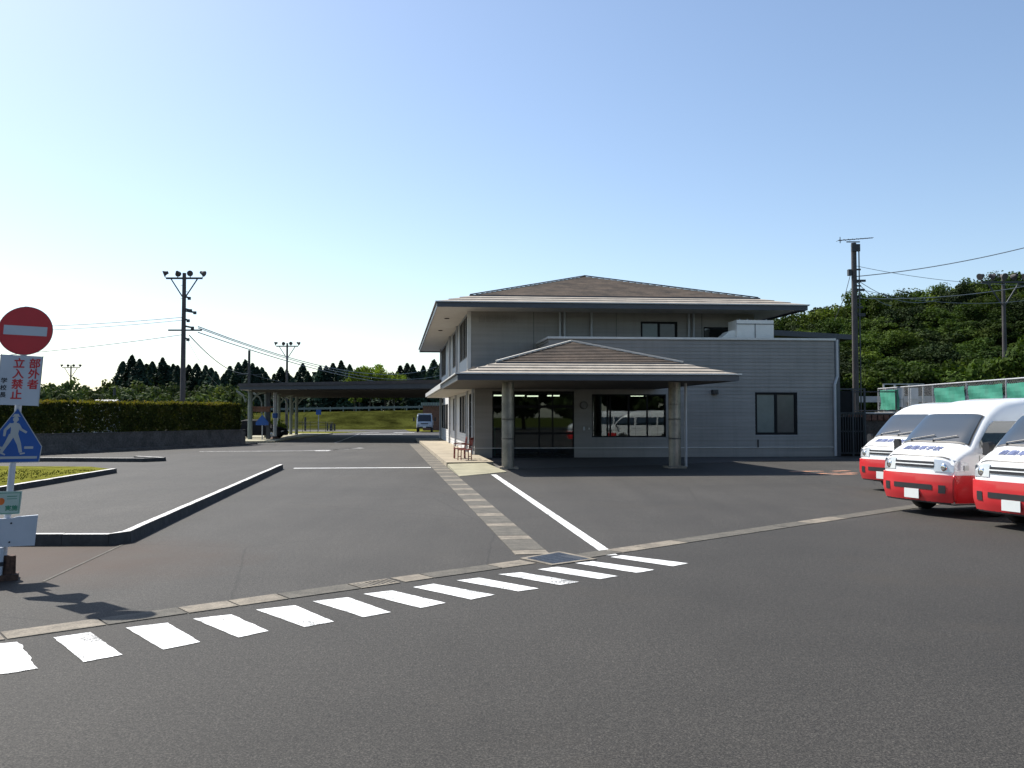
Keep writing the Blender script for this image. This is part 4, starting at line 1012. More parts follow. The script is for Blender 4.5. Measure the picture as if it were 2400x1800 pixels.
# sheltered notice cabinet of pale boards behind the fence
kb = empty('storage_cage', (19.2, 44, 1.9), label='small gray frame with pale boards behind the mesh fence', cat='cage')
mb = MB()
for x in (18.35, 18.9, 19.6, 20.3): mb.box(x, x + .07, 43.2, 43.27, 1.85, 3.35)
for z in (1.95, 2.55, 3.3): mb.box(18.35, 20.37, 43.19, 43.25, z, z + .05)
mb.build('frame', M['galv'], kb)
for x in (18.5, 19.05, 19.75): MB().box(x, x + .38, 43.32, 43.36, 2.2, 3.15).build('pale_board', M['post_white'], kb)

# ------------------------------------------------------------------ carport across the road
cp = empty('carport', (-12, 66, 0), label='long low flat roofed carport spanning the road behind the hedge', cat='carport')
mb = MB(); mb.hexa([(-18.9, 60.6, 3.58), (-4.7, 58.4, 3.60), (-7.6, 82, 3.6), (-21.9, 84, 3.58), (-18.9, 60.6, 3.97), (-4.7, 58.4, 4.15), (-7.6, 82, 4.15), (-21.9, 84, 3.97)])
mb.build('roof', M['fascia'], cp)
mb = MB(); mb.hexa([(-18.96, 60.5, 3.80), (-4.7, 58.3, 3.95), (-4.7, 58.36, 3.95), (-18.96, 60.57, 3.80), (-18.96, 60.5, 4.0), (-4.7, 58.3, 4.18), (-4.7, 58.36, 4.18), (-18.96, 60.57, 4.0)]); mb.build('roof_edge', M['pole'], cp)
for i in range(5):
    y = 62 + i * 4.6; x = -18.9 - (y - 60.6) * .128 + .45; c_ = (-4.9 - (y - 58.4) * .125)
    mb = MB(); mb.bar((x + .2, y, 3.50), (c_, y - .6, 3.50), .18, .16); mb.build('roof_beam', M['dark_soffit'], cp)
for (x, y, r_) in ((-18.55, 62.0, .16), (-19.0, 67.6, .14), (-19.35, 72.6, .14), (-19.7, 78.0, .14), (-19.2, 78.0, .14)):
    m = MB(); m.tube([(x, y, 0), (x, y, 3.55)], r_, 10)
    m.tube([(x - .32, y, 1.9 if x != -18.55 else 3.0), (x - .32, y, 2.75), (x - .5, y, 3.2), (x - 1.0, y, 3.52)], .07, 8)
    m.tube([(x + .02, y, 2.7), (x + .5, y, 3.3), (x + 1.2, y, 3.52)], .07, 8)
    m.build('column', M['pole_green'], cp)
MB().box(-17.5, -17.25, 62.3, 62.55, 0, 3.56).build('dark_column', M['pole_dark'], cp)
MB().box(-18.4, -17.2, 62.1, 62.2, 2.05, 2.35).box(-18.4, -16.9, 61.9, 62.0, 2.35, 2.42).build('height_board', M['brick'], cp)
MB().tube([(-17.05, 63.0, 1.6), (-17.05, 63.0, 1.95)], .2, 10).build('column_band', M['sign_blue'], cp)
MB().tube([(-17.05, 63.0, 0), (-17.05, 63.0, 3.55)], .13, 10).build('column', M['galv'], cp)
MB().lathe((-17.05, 63, 0), [(.4, 0), (.4, .12), (.15, .3)], 12).build('column_foot', M['rust'], cp)
# pavement under the carport, ramps and verge
MB().prism([(-21, 56.5, -.02), (-15.6, 57.5, -.02), (-16.6, 66, -.02), (-17.2, 84, -.02), (-26, 84, -.02)], (0, 0, .13)).build('pavement', M['ramp'], kind='structure')
MB().prism([(-30, 88, -.02), (-19, 87.5, -.02), (-15.5, 95.5, -.02), (-30, 99, -.02)], (0, 0, .05)).build('verge', M['grass'], kind='structure')
MB().prism([(-11.5, 99, -.02), (-8.4, 98, -.02), (-6, 114, -.02), (-14, 114, -.02)], (0, 0, .05)).build('verge', M['grass'], kind='structure')
# crossing sign and planters near the carport
def small_sign(x, y, h, label, kind_):
    root = empty('traffic_sign', (x, y, 0), label=label, cat='sign'); MB().tube([(x, y, 0), (x, y, h)], .04, 8).build('post', M['galv'], root)
    mb = MB()
    if kind_ == 'tri': mb.prism([(x - .45, y - .06, h - .75), (x + .45, y - .06, h - .75), (x + .45, y - .06, h - .55), (x, y - .06, h), (x - .45, y - .06, h - .55)], (0, .02, 0))
    else: mb.box(x - .3, x + .3, y - .06, y - .04, h - .6, h)
    mb.build('plate', M['sign_blue'], root); return root
small_sign(-17.65, 61.9, 1.85, 'blue pedestrian crossing sign standing before the parked dark car', 'tri')
small_sign((747 - 1200) / FPX * 104, 104, 2.5, 'small blue square sign on a dark post beyond the carport', 'sq')
for x, y, h, lab in (((716 - 1200) / FPX * 104, 104, 1.6, 'short dark bollard post beside the far fence'),):
    o = MB(); o.tube([(x, y, 0), (x, y, h)], .12, 8); o.build('bollard', M['pole_dark'], label=lab, cat='bollard')
for px, h in ((888 - 60, .9), (835, .8)):
    x = (px - 60 - 1200) / FPX * 104; MB().tube([(x, 104, 0), (x, 104, h)], .09, 8).tube([(x + .5, 104, 0), (x + .5, 104, h)], .09, 8).build('barrier', M['pole_dark'], label='low twin post barrier at the %s end of the far verge' % ('near' if h > .85 else 'far'), cat='barrier')
vf = empty('verge_fence', (-25, 92, 0), label='low thin wire fence along the verge past the carport', cat='fence')
mb = MB()
for i in range(10): x = -26 + i * .8; mb.tube([(x, 92, 0), (x, 92, 1.15)], .025, 5)
for z in (.4, .8, 1.1): mb.tube([(-26, 92, z), (-18.8, 92, z)], .015, 4)
mb.build('fence_mesh', M['pole_dark'], vf)
bp = make_broad('planter_bush', 81, 1.6, .8, 14, 60, .07, M['leaf_bright'], zb=0, label='small flowering bush at the foot of the carport column', cat='shrub'); bp.location = (-18.0, 66.5, .1)
# guard rail on the bank crest
g2 = empty('crest_guard_rail', (-20, 134, 3), label='pale guard rail along the crest of the grassy bank', cat='guard rail')
mb = MB(); mb2 = MB()
for i in range(60):
    x0 = -60 + i * .95; x1 = x0 + .95; ya = 134.8 + .2 * (x0 + 20); yb = 134.8 + .2 * (x1 + 20); za = bank_h(x0, ya); zb = bank_h(x1, yb)
    mb.hexa([(x0, ya, za + .35), (x1, yb, zb + .35), (x1, yb + .1, zb + .35), (x0, ya + .1, za + .35), (x0, ya, za + .66), (x1, yb, zb + .66), (x1, yb + .1, zb + .66), (x0, ya + .1, za + .66)])
    if i % 2 == 0: mb2.tube([(x0, ya + .12, za - .2), (x0, ya + .12, za + .8)], .07, 5)
mb.build('rail', M['pole_green'], g2); mb2.build('post', M['pole_green'], g2)
# far houses behind the hedge belt, brick shed by the truck
def house(x, y, wd, dp, h, rh, label, mr, mw, name='house'):
    root = empty(name, (x, y, 0), label=label, cat='house'); MB().box(x, x + wd, y, y + dp, 0, h).build('wall', mw, root)
    mb = MB(); o = .35; a = [(x - o, y - o, h), (x + wd + o, y - o, h), (x + wd + o, y + dp + o, h), (x - o, y + dp + o, h)]; r1 = (x - o, y + dp / 2, h + rh); r2 = (x + wd + o, y + dp / 2, h + rh)
    mb.poly([a[0], a[1], r2, r1]); mb.poly([a[2], a[3], r1, r2]); mb.poly([a[1], a[2], r2]); mb.poly([a[3], a[0], r1]); mb.poly(a[::-1]); mb.build('roof', mr, root)
    MB().box(x + wd * .2, x + wd * .4, y - .03, y, h * .5, h * .85).build('window', M['pane_black'], root); return root
house((216 - 1200) / FPX * 84, 84, 1.5, 3, 2.85, .5, 'low far house with pale gray roof beyond the hedge', M['roof_house'], M['wall_house'])
house((168 - 1200) / FPX * 86, 86, .8, 2, 2.8, .4, 'narrow far shed roof left of the pale roofed house', M['roof_house'], M['wall_house'])
bs = empty('brick_shed', (-10, 104, 0), label='small brown brick shed with green trimmed flat roof behind the truck', cat='shed')
MB().box(-10.6, -3, 104, 110, 0, 3.0).build('wall', M['brick'], bs)
mb = MB(); mb.box(-10.8, -3, 103.8, 110, 3.0, 3.35); mb.build('roof', M['green_trim'], bs)
mb = MB()
for i in range(14): x = -10.7 + i * .3; mb.box(x, x + .14, 103.72, 103.8, 2.9, 3.35)
mb.build('roof_edge_rib', M['roof_house'], bs)

# ------------------------------------------------------------------ sign cluster on its post (leans a little)
SB = Vector((-5.46, 9.42, 0)); LEAN = Vector((.078, 0, 1)); yaw = math.radians(27)
SR = Vector((math.cos(yaw), math.sin(yaw), -.004)).normalized(); SN = Vector((math.sin(yaw), -math.cos(yaw), 0)); SU = LEAN.normalized()
def S(a, z, n=0.0): return SB + LEAN * z + SR * a + SN * n      # a along the plate, z height, n towards the viewer
sg = empty('sign_post', SB, label='leaning white post with traffic signs stacked on it at the lot entrance', cat='sign post')
MB().tube([S(0, 0), S(0, 2.93)], .033, 12).build('post', M['post_white'], sg)
mb = MB(); mb.prism([S(-.15, .0, -.12), S(.16, .0, -.12), S(.16, .0, .1), S(-.15, .0, .1)], (0, 0, .06)); mb.tube([S(.06, .0, .02), S(.06, .26, .02)], .055, 8); mb.prism([S(.03, .05, -.03), S(.13, .05, -.03), S(.13, .05, .05), S(.03, .05, .05)], (0, 0, .2)); mb.build('rusty_base', M['rust'], sg)
def disc(c, r, n0, n1, m, name, parent, seg=48):
    pts = [c + SR * (r * math.cos(2 * math.pi * i / seg)) + SU * (r * math.sin(2 * math.pi * i / seg)) + SN * n0 for i in range(seg)]
    return MB().prism(pts, SN * (n1 - n0)).build(name, m, parent)
DZ = 2.665; dc = S(.0, DZ)
nd1 = disc(dc, .262, .036, .048, M['sign_silver'], 'no_entry_disc', sg); disc(dc, .257, .0481, .050, M['red'], 'red_face', nd1)
tl = lambda a, z: dc + SR * a + SU * z + SN * .0505
MB().prism([tl(-.205, -.045), tl(.205, -.052), tl(.205, .048), tl(-.205, .055)], SN * .0015).build('white_bar', M['sign_white'], nd1)
# notice board
nb = MB().prism([S(-.205, 1.87, .036), S(.19, 1.86, .036), S(.19, 2.395, .036), S(-.205, 2.405, .036)], SN * .008).build('notice_board', M['sign_white'], sg)
for a0, a1, z0, z1 in ((-.209, -.200, 1.865, 2.41), (.186, .194, 1.855, 2.40)): MB().prism([S(a0, z0, .0441), S(a1, z0, .0441), S(a1, z1, .0441), S(a0, z1, .0441)], SN * .002).build('board_edge', M['sign_silver'], nb)
def vtext(s, a, z, size, step, m, bold, parent, name):
    for i, ch in enumerate(s):
        o = text_mesh(ch, size, S(a, z - i * step, .0455), SR, SU, m, name, parent, bold, ext=.0006)
vtext('部外者', .062, 2.275, .112, .112, M['red'], .0032, nb, 'red_character')
vtext('立入禁止', -.085, 2.275, .112, .112, M['red'], .0032, nb, 'red_character')
vtext('学校長', -.185, 2.105, .062, .076, M['ink'], .0015, nb, 'black_character')
# pentagonal crossing sign
def pent(s, n): return [S(-.25 * s, 1.25 + .012 * (1 - s) * 20, n), S(.25 * s, 1.25 + .012 * (1 - s) * 20, n), S(.265 * s, 1.42, n), S(.0, 1.845 - (1 - s) * .45, n), S(-.265 * s, 1.42, n)]
ps = MB().prism(pent(1.0, .036), SN * .006).build('crossing_sign', M['sign_silver'], sg)
bf = MB().prism(pent(.965, .0422), SN * .001).build('blue_face', M['sign_blue'], ps)
def flat(pts, name='pedestrian_symbol', m='sign_silver', n=.0437, parent=None):
    return MB().prism([S(a, z, n) for a, z in pts], SN * .001).build(name, M[m], parent or bf)
mb = MB()
def seg(a, b, w0, w1):
    a = Vector(a); b = Vector(b); d = (b - a).normalized(); nn = Vector((-d.y, d.x)); P = [a - nn * w0, b - nn * w1, b + nn * w1, a + nn * w0]
    mb.prism([S(p.x, p.y, .0437) for p in P], SN * .001)
def cir(x, z, r): mb.prism([S(x + r * math.cos(t * math.pi / 8), z + r * math.sin(t * math.pi / 8), .0438) for t in range(16)], SN * .001)
cir(-.008, 1.715, .028)                              # head
mb.prism([S(a, z, .0439) for a, z in ((-.05, 1.742), (.035, 1.742), (.022, 1.752), (.012, 1.772), (-.026, 1.772), (-.036, 1.752))], SN * .001)   # hat
seg((-.010, 1.69), (-.014, 1.66), .012, .018)
mb.prism([S(a, z, .0438) for a, z in ((-.052, 1.672), (.02, 1.676), (.032, 1.60), (.022, 1.53), (-.050, 1.53), (-.045, 1.60))], SN * .001)   # torso
seg((-.045, 1.665), (-.098, 1.60), .018, .014); seg((-.098, 1.605), (-.102, 1.535), .014, .011)      # trailing arm
seg((.014, 1.66), (.052, 1.60), .017, .013); seg((.048, 1.607), (.105, 1.572), .013, .011)            # leading arm
seg((-.032, 1.55), (-.075, 1.45), .028, .02); seg((-.072, 1.458), (-.118, 1.365), .02, .015); seg((-.128, 1.365), (-.078, 1.335), .011, .007)
seg((.0, 1.55), (.042, 1.45), .028, .02); seg((.040, 1.458), (.064, 1.36), .02, .015); seg((.058, 1.345), (.106, 1.352), .010, .007)
mb.build('pedestrian_symbol', M['sign_silver'], bf)
mb = MB()
for a0, a1, z0, z1 in ((-.225, .225, 1.292, 1.318), (.095, .18, 1.398, 1.424), (-.18, -.115, 1.398, 1.424)): mb.prism([S(a0, z0, .0437), S(a1, z0, .0437), S(a1, z1, .0437), S(a0, z1, .0437)], SN * .001)
mb.build('road_symbol', M['sign_silver'], bf)
# little mint sign
ms = MB().prism([S(-.2, .70, .036), S(.112, .70, .036), S(.118, .945, .036), S(-.2, .95, .036)], SN * .005).build('small_sign', M['sign_mint'], sg)
mb = MB()
for a0, a1, z0, z1 in ((-.19, .10, .925, .931), (.098, .103, .71, .931), (-.19, .10, .708, .714), (-.02, .075, .888, .896), (-.02, .075, .862, .868)): mb.prism([S(a0, z0, .0415), S(a1, z0, .0415), S(a1, z1, .0415), S(a0, z1, .0415)], SN * .0006)
mb.build('sign_line', M['sign_green'], ms)
text_mesh('実施', .060, S(-.03, .745, .042), SR, SU, M['sign_green'], 'green_lettering', ms, .002, ext=.0006)
MB().prism([S(-.07 + .032 * math.cos(t * math.pi / 8), .84 + .038 * math.sin(t * math.pi / 8), .042) for t in range(16)], SN * .001).build('orange_emblem', M['orange'], ms)
# blank white board low on the post
wb = MB(); wb.prism([S(-.30, .365, .045), S(.285, .36, .045), S(.29, .685, .045), S(.10, .675, .045), S(.04, .66, .045), S(-.30, .66, .045)], SN * .05); wbo = wb.build('white_board', M['sign_white'], sg)
mb = MB()
for z in (.41, .61): mb.prism([S(.045 + .010 * math.cos(t * math.pi / 6), z + .010 * math.sin(t * math.pi / 6), .0951) for t in range(12)], SN * .006)
mb.build('bolt', M['ink'], wbo)
MB().prism([S(-.25, .0, .02), S(.0, .0, .02), S(.0, .35, .02), S(-.25, .35, .02)], SN * .06).build('lower_board', M['sign_white'], sg)
MB().prism([S(-.26, .16, .081), S(.01, .16, .081), S(.01, .20, .081), S(-.26, .20, .081)], SN * .01).build('dark_strap', M['ink'], sg)

# ------------------------------------------------------------------ red wooden chairs on the walkway
def chair(x, y, rz, label):
    r = empty('wooden_chair', (0, 0, 0), label=label, cat='chair', group='red chairs on the walkway'); W = .27
    MB().box(-.25, .25, -W, W, .42, .455).build('seat', M['chair_red'], r)
    for sx in (-1, 1):
        for sy in (-1, 1): MB().tube([(sx * .23, sy * .25, 0), (sx * .22, sy * .24, .43 if sx < 0 else .43)], .022, 8).build('leg', M['chair_red'], r)
    mb = MB(); mb.tube([(.23, -.24, .42), (.31, -.24, .92)], .022, 6); mb.tube([(.23, .24, .42), (.31, .24, .92)], .022, 6); mb.bar((.31, -.27, .9), (.31, .27, .9), .03, .09); mb.bar((.27, -.24, .62), (.27, .24, .62), .02, .04)
    for k in range(5): mb.tube([(.27, -.16 + k * .08, .62), (.305, -.16 + k * .08, .88)], .010, 5)
    mb.build('backrest', M['chair_red'], r)
    for s in (-1, 1): MB().tube([(.27, s * .26, .66), (0, s * .28, .67), (-.23, s * .27, .65), (-.23, s * .25, .43)], .02, 6).build('armrest', M['chair_red'], r)
    [MB().bar((q, -.24, .15), (q, .24, .15), .02, .03).build('stretcher', M['chair_red'], r) for q in (-.23, .23)]
    r.location = (x, y, .15); r.rotation_euler = (0, 0, rz); r.scale = (.86, .86, .86); return r
chair(-1.72, 31.9, math.radians(-12), 'red wooden armchair at the corner of the beige walkway')
chair(-1.98, 33.1, math.radians(8), 'red wooden armchair just behind the other one on the walkway')

# ------------------------------------------------------------------ vehicles
def interp(P, x):
    if x >= P[0][0]: return P[0][1]
    for (a, b), (c, d) in zip(P[:-1], P[1:]):
        if c <= x <= a: return b + (d - b) * (a - x) / (a - c)
    return P[-1][1]
class Shell:
    """vehicle body surface: front at x=0, rear at x=-L"""
    def __init__(s, prof, L, W, zb, belt, tumble, front=.10): s.p, s.L, s.W, s.zb, s.belt, s.tu, s.fr = prof, L, W, zb, belt, tumble, front
    def w(s, z, x):
        k = max(0, (z - s.belt)) ; w = s.W / 2 - s.tu * k - .35 * s.tu * k * k
        if z < s.zb + .25: w -= (s.zb + .25 - z) * .12
        f = max(0, 1 + x / .55); return w * (1 - .075 * f * f)
    def pt(s, x, y, z):  # y in -1..1, z in 0..1
        zt = interp(s.p, x); Z = s.zb + z * (zt - s.zb); a = abs(y)
        yy = y * s.w(Z, x); Z -= .085 * a ** 7 * z ** 6
        if z > .9: yy *= 1 - .055 * ((z - .9) / .1) ** 2 * a ** 2
        X = x - s.fr * a ** 3.2 * max(0, 1 + x / .9) + (.06 * a ** 4 if x < -s.L + .2 else 0)
        X -= s.nose(Z) * max(0, 1 + x / .6)
        return Vector((X, yy, Z))
    def nose(s, Z): return .05 * max(0, (s.zb + .18 - Z) / .18) + .10 * max(0, Z - .62)
    def side(s, x, z, sg_, off=0):
        zt = interp(s.p, x); zn = (z - s.zb) / (zt - s.zb); p = s.pt(x, sg_, min(1, zn)); p.z = z; p.y += sg_ * off; return p
    def body(s, name, m, parent, arches=()):
        xs = []; x = 0
        while x > -s.L: xs.append(x); x -= .025 if x > -.15 else .07 if x > -2 else .13
        xs.append(-s.L); ny = 18; nz = 16; mb = MB(); mb.v = []; ring = []
        for x in xs:
            r = []
            for k in range(nz): r.append(s.pt(x, -1, k / nz))
            for k in range(ny): r.append(s.pt(x, -1 + 2 * k / ny, 1))
            for k in range(nz, 0, -1): r.append(s.pt(x, 1, k / nz))
            for k in range(ny, 0, -1): r.append(s.pt(x, -1 + 2 * k / ny, 0))
            ring.append(len(mb.v)); mb.v += r; n = len(r)
        for i in range(len(xs) - 1):
            for k in range(n):
                c = (xs[i] + xs[i + 1]) / 2; z = (mb.v[ring[i] + k].z + mb.v[ring[i] + (k + 1) % n].z) / 2
                if any(math.hypot(c - ax, z - .31) < ar for ax, ar in arches) and (k < nz or nz + ny <= k < 2 * nz + ny): continue
                mb.f.append((ring[i] + k, ring[i + 1] + k, ring[i + 1] + (k + 1) % n, ring[i] + (k + 1) % n)); mb.m.append(0)
        for x in (0, -s.L):
            for j in range(nz):
                for k in range(ny):
                    q = [s.pt(x, -1 + 2 * kk / ny, jj / nz) for kk, jj in ((k, j), (k + 1, j), (k + 1, j + 1), (k, j + 1))]
                    b = len(mb.v); mb.v += q if x == 0 else q[::-1]; mb.f.append((b, b + 1, b + 2, b + 3)); mb.m.append(0)
        o = mb.build(name, m, parent, smooth=True)
        import bmesh
        bm = bmesh.new(); bm.from_mesh(o.data); bmesh.ops.remove_doubles(bm, verts=bm.verts, dist=.0015); bmesh.ops.recalc_face_normals(bm, faces=bm.faces); bm.to_mesh(o.data); bm.free()
        for f in o.data.polygons: f.use_smooth = True
        return o
    def patch(s, name, m, parent, grid, off, smooth=True, thick=.0):
        """grid: rows of points on the shell, pushed outward"""
        mb = MB(); nr = len(grid); nc = len(grid[0]); P = []
        cen = Vector((-s.L / 2, 0, .9))
        for j in range(nr):
            for i in range(nc):
                a = grid[j][min(i + 1, nc - 1)] - grid[j][max(i - 1, 0)]; b = grid[min(j + 1, nr - 1)][i] - grid[max(j - 1, 0)][i]; n = a.cross(b)
                n = n.normalized() if n.length > 1e-9 else Vector((0, 0, 1))
                if n.dot(grid[j][i] - cen) < 0: n = -n
                P.append(grid[j][i] + n * off)
        mb.v = P
        for j in range(nr - 1):
            for i in range(nc - 1): mb.f.append((j * nc + i, j * nc + i + 1, (j + 1) * nc + i + 1, (j + 1) * nc + i)); mb.m.append(0)
        return mb.build(name, m, parent, smooth=smooth)
    def top_patch(s, name, m, parent, x0, x1, y0, y1, off, nx=8, ny=14, taper=0):
        return s.patch(name, m, parent, [[s.pt(x0 + (x1 - x0) * i / nx, (y0 + (y1 - y0) * k / ny) * (1 - taper * i / nx), 1) for k in range(ny + 1)] for i in range(nx + 1)], off)
    def front_patch(s, name, m, parent, y0, y1, z0, z1, off, ny=12, nz=4, bow=0):
        zt = interp(s.p, 0)
        def f(y, z): return s.pt(0, y, (z - s.zb) / (zt - s.zb)) if z <= zt else s.pt(next((-.01 * q for q in range(120) if interp(s.p, -.01 * q) >= z), -.3), y, 1)
        return s.patch(name, m, parent, [[f(y0 + (y1 - y0) * k / ny, z0 + (z1 - z0) * j / nz + bow * (1 - (2 * k / ny - 1) ** 2)) for k in range(ny + 1)] for j in range(nz + 1)], off)
    def side_patch(s, name, m, parent, x0, x1, z0, z1, sg_, off=.006, n=10, zcap=.10, xt0=None):
        g_ = []
        for j in range(5):
            row = []
            for i in range(n + 1):
                x = x0 + (x1 - x0) * i / n; top = min(z1, interp(s.p, x) - zcap); bot = min(z0, top - .01); row.append(s.side(x, bot + (top - bot) * j / 4, sg_))
            g_.append(row)
        return s.patch(name, m, parent, g_, off)
def wheel(parent, x, y, r_, wd, side):
    t = MB(); lathe_x(t, (x, y, r_), (0, side, 0), [(r_ * .62, -wd / 2), (r_ * .92, -wd / 2), (r_, -wd / 2 + .03), (r_, wd / 2 - .03), (r_ * .93, wd / 2), (r_ * .64, wd / 2), (r_ * .62, wd / 2 - .03)], 28)
    o = t.build('wheel', M['rubber'], parent, smooth=True)
    t = MB(); lathe_x(t, (x, y, r_), (0, side, 0), [(r_ * .64, wd / 2 - .005), (r_ * .58, wd / 2 - .03), (r_ * .3, wd / 2 - .035), (r_ * .22, wd / 2 - .005), (0, wd / 2 - .005)], 24); t.build('rim', M['rim'], o, smooth=True); return o
VP = [(0, 1.0), (-.035, 1.065), (-.09, 1.12), (-.20, 1.18), (-.34, 1.235), (-.44, 1.27), (-.66, 1.49), (-.92, 1.735), (-1.08, 1.86), (-1.26, 1.96), (-1.5, 2.03), (-1.9, 2.075), (-2.6, 2.09), (-3.6, 2.09), (-4.35, 2.06), (-4.6, 1.98), (-4.70, 1.75)]
def make_van(label):
    r = empty('passenger_van', (0, 0, 0), label=label, cat='van', group='white and red vans parked side by side')
    s = Shell(VP, 4.7, 1.7, .24, 1.12, .13); r_ = .325
    bd = s.body('body', M['car_white'], r, arches=((-1.02, .40), (-3.6, .40)))
    s.top_patch('windshield_trim', M['car_black'], r, -.455, -.99, -.96, .96, .006, taper=.05)
    ws = s.top_patch('windshield', M['car_glass'], r, -.47, -.97, -.92, .92, .012, taper=.05)
    mb = MB(); zc = Vector
    for y0, y1 in ((-.62, -.02), (.02, .60)):
        p0 = s.pt(-.47, y0, 1) + Vector((.02, 0, .03)); p1 = s.pt(-.55, y1, 1) + Vector((.02, 0, .03)); mb.tube([p0, p1], .009, 5)
        mb.tube([s.pt(-.45, y0, 1), p0], .014, 5)
    mb.build('wiper', M['car_black'], ws)
    s.top_patch('cowl', M['car_black'], r, -.435, -.47, -.85, .85, .010, nx=2)
    for sg_ in (-1, 1):
        s.side_patch('side_window', M['car_glass'], r, -.62, -1.72, 1.20, 1.66, sg_, zcap=.16)
        s.side_patch('side_window', M['car_glass'], r, -1.84, -3.05, 1.20, 1.68, sg_)
        s.side_patch('side_window', M['car_glass'], r, -3.14, -4.45, 1.20, 1.68, sg_)
        mb = MB()
        for x in (-.58, -1.78, -3.1):
            for a in range(10): z = .42 + a * .13; mb.hexa([s.side(x, z, sg_, .001), s.side(x - .012, z, sg_, .001), s.side(x - .012, z, sg_, .004), s.side(x, z, sg_, .004), s.side(x, z + .13, sg_, .001), s.side(x - .012, z + .13, sg_, .001), s.side(x - .012, z + .13, sg_, .004), s.side(x, z + .13, sg_, .004)]) if not (x == -.58 and z > 1.05) else None
        mb.build('door_seam', M['car_black'], r)
        for x in (-1.58, -1.98):
            p = s.side(x, 1.03, sg_, .02); MB().bar(p, p - Vector((.16, 0, 0)), .03, .035).build('door_handle', M['car_white'], r)
        # headlight wraps the corner
        y0, y1 = (.56, 1.0) if sg_ > 0 else (-1.0, -.56)
        hl = s.front_patch('headlight', M['lens'], r, y0, y1, .79, 1.0, .010, ny=6)
        g2_ = [[s.side(-.0 - .30 * i / 6, .79 + (.20 - .07 * i / 6) * j / 4 + .02 * i / 6, sg_) for i in range(7)] for j in range(5)]
        s.patch('lens_wrap', M['lens'], hl, g2_, .010)
        c = s.pt(0, .78 * sg_, .855); lb = MB(); lathe_x(lb, c + Vector((.004, 0, -.02)), (1, 0, 0), [(.07, 0), (.065, .016), (.03, .02), (0, .02)], 14); lb.build('bulb_reflector', M['chrome'], hl, smooth=True)
        c = s.side(-.25, .86, sg_, .013); MB().bar(c + Vector((.05, 0, 0)), c - Vector((.05, 0, 0)), .01, .08).build('indicator', M['rim'], hl)
        # bumper side and sill
        s.patch('side_skirt', M['car_red'], r, [[s.side(-.0 - .62 * i / 8, .26 + (.475) * j / 4, sg_) for i in range(9)] for j in range(5)], .018)
        s.patch('side_skirt', M['car_red'], r, [[s.side(-1.44 - 1.74 * i / 8, .26 + .16 * j / 3, sg_) for i in range(9)] for j in range(4)], .012)
        MB().tube([s.side(-.012,   .29 + .0445 * q, sg_, .006) for q in range(11)], .030, 8).build('bumper_corner', M['car_red'], r, smooth=True)
        # mirror
        p = s.side(-.66, 1.10, sg_, .02); m_ = MB(); m_.tube([p, p + Vector((.05, sg_ * .14, .06))], .018, 6)
        q = p + Vector((.06, sg_ * .17, .10)); m_.prism([q + Vector((0, a * .8, b * .85)) for a, b in ((-.075, -.12), (.075, -.12), (.085, .08), (.05, .13), (-.05, .13), (-.085, .08))], (-.07, 0, 0)); m_.build('door_mirror', M['car_black'], r)
        for x in (-1.02, -3.6):
            mb = MB(); n = 16     # arch lip and dark liner
            pts = [Vector((x + .40 * math.cos(math.pi * k / n), 0, .31 + .40 * math.sin(math.pi * k / n))) for k in range(n + 1)]
            for a, b in zip(pts[:-1], pts[1:]):
                ya = s.W / 2 * sg_; mb.hexa([(a.x, ya - sg_ * .30, a.z), (b.x, ya - sg_ * .30, b.z), (b.x, ya + sg_ * .002, b.z), (a.x, ya + sg_ * .002, a.z), (a.x, ya - sg_ * .3, a.z + .02), (b.x, ya - sg_ * .3, b.z + .02), (b.x, ya + sg_ * .002, b.z + .02), (a.x, ya + sg_ * .002, a.z + .02)])
            mb.build('wheel_arch', M['car_black'], r)
            wheel(r, x, sg_ * .745, r_, .19, sg_)
    bp_ = s.front_patch('front_bumper', M['car_red'], r, -1, 1, .27, .735, .030, ny=16, nz=6)
    s.front_patch('lower_intake', M['car_black'], bp_, -.55, .55, .47, .56, .036)
    s.front_patch('lower_lip', M['car_black'], bp_, -.95, .95, .245, .275, .03)
    for y0 in (-.86, .70): s.front_patch('fog_lamp_recess', M['car_black'], bp_, y0, y0 + .16, .42, .56, .036, ny=3)
    gr_ = s.front_patch('grille', M['car_black'], r, -.56, .56, .85, .955, .014)
    s.front_patch('grille_bar', M['car_white'], gr_, -.56, .56, .893, .912, .022, nz=2)
    s.front_patch('bonnet_gap', M['car_black'], r, -.90, .90, 1.035, 1.045, .006, nz=2)
    pl = MB(); p = s.pt(0, 0, .06) ; pl.box(p.x + .075, p.x + .085, -.165, .165, .30, .465); pl.build('number_plate', M['plate'], r)
    # blue lettering across the bonnet
    o = s.pt(-.10, 0, 1); o2 = s.pt(-.40, 0, 1); up = (o2 - o).normalized()
    t_ = text_mesh('自動車学校', .17, o + Vector((.0, 0, .012)) + up * .04, (0, 1, 0), up, M['blue_text'], 'bonnet_lettering', r, .003, 'CENTER', ext=.004)
    s.patch('rear_window', M['car_glass'], r, [[s.pt(-4.7, -.8 + 1.6 * k / 6, .62 + .26 * j / 3) for k in range(7)] for j in range(4)], .012)
    MB().box(-4.45, -.3, -.6, .6, .2, .32).build('underbody', M['car_black'], r)
    for o in [c for c in col.objects if c.parent is r]: pass
    return r
hv = Vector((-.94, -.342))
van = make_van('white van with red bumper parked in the middle of the row')
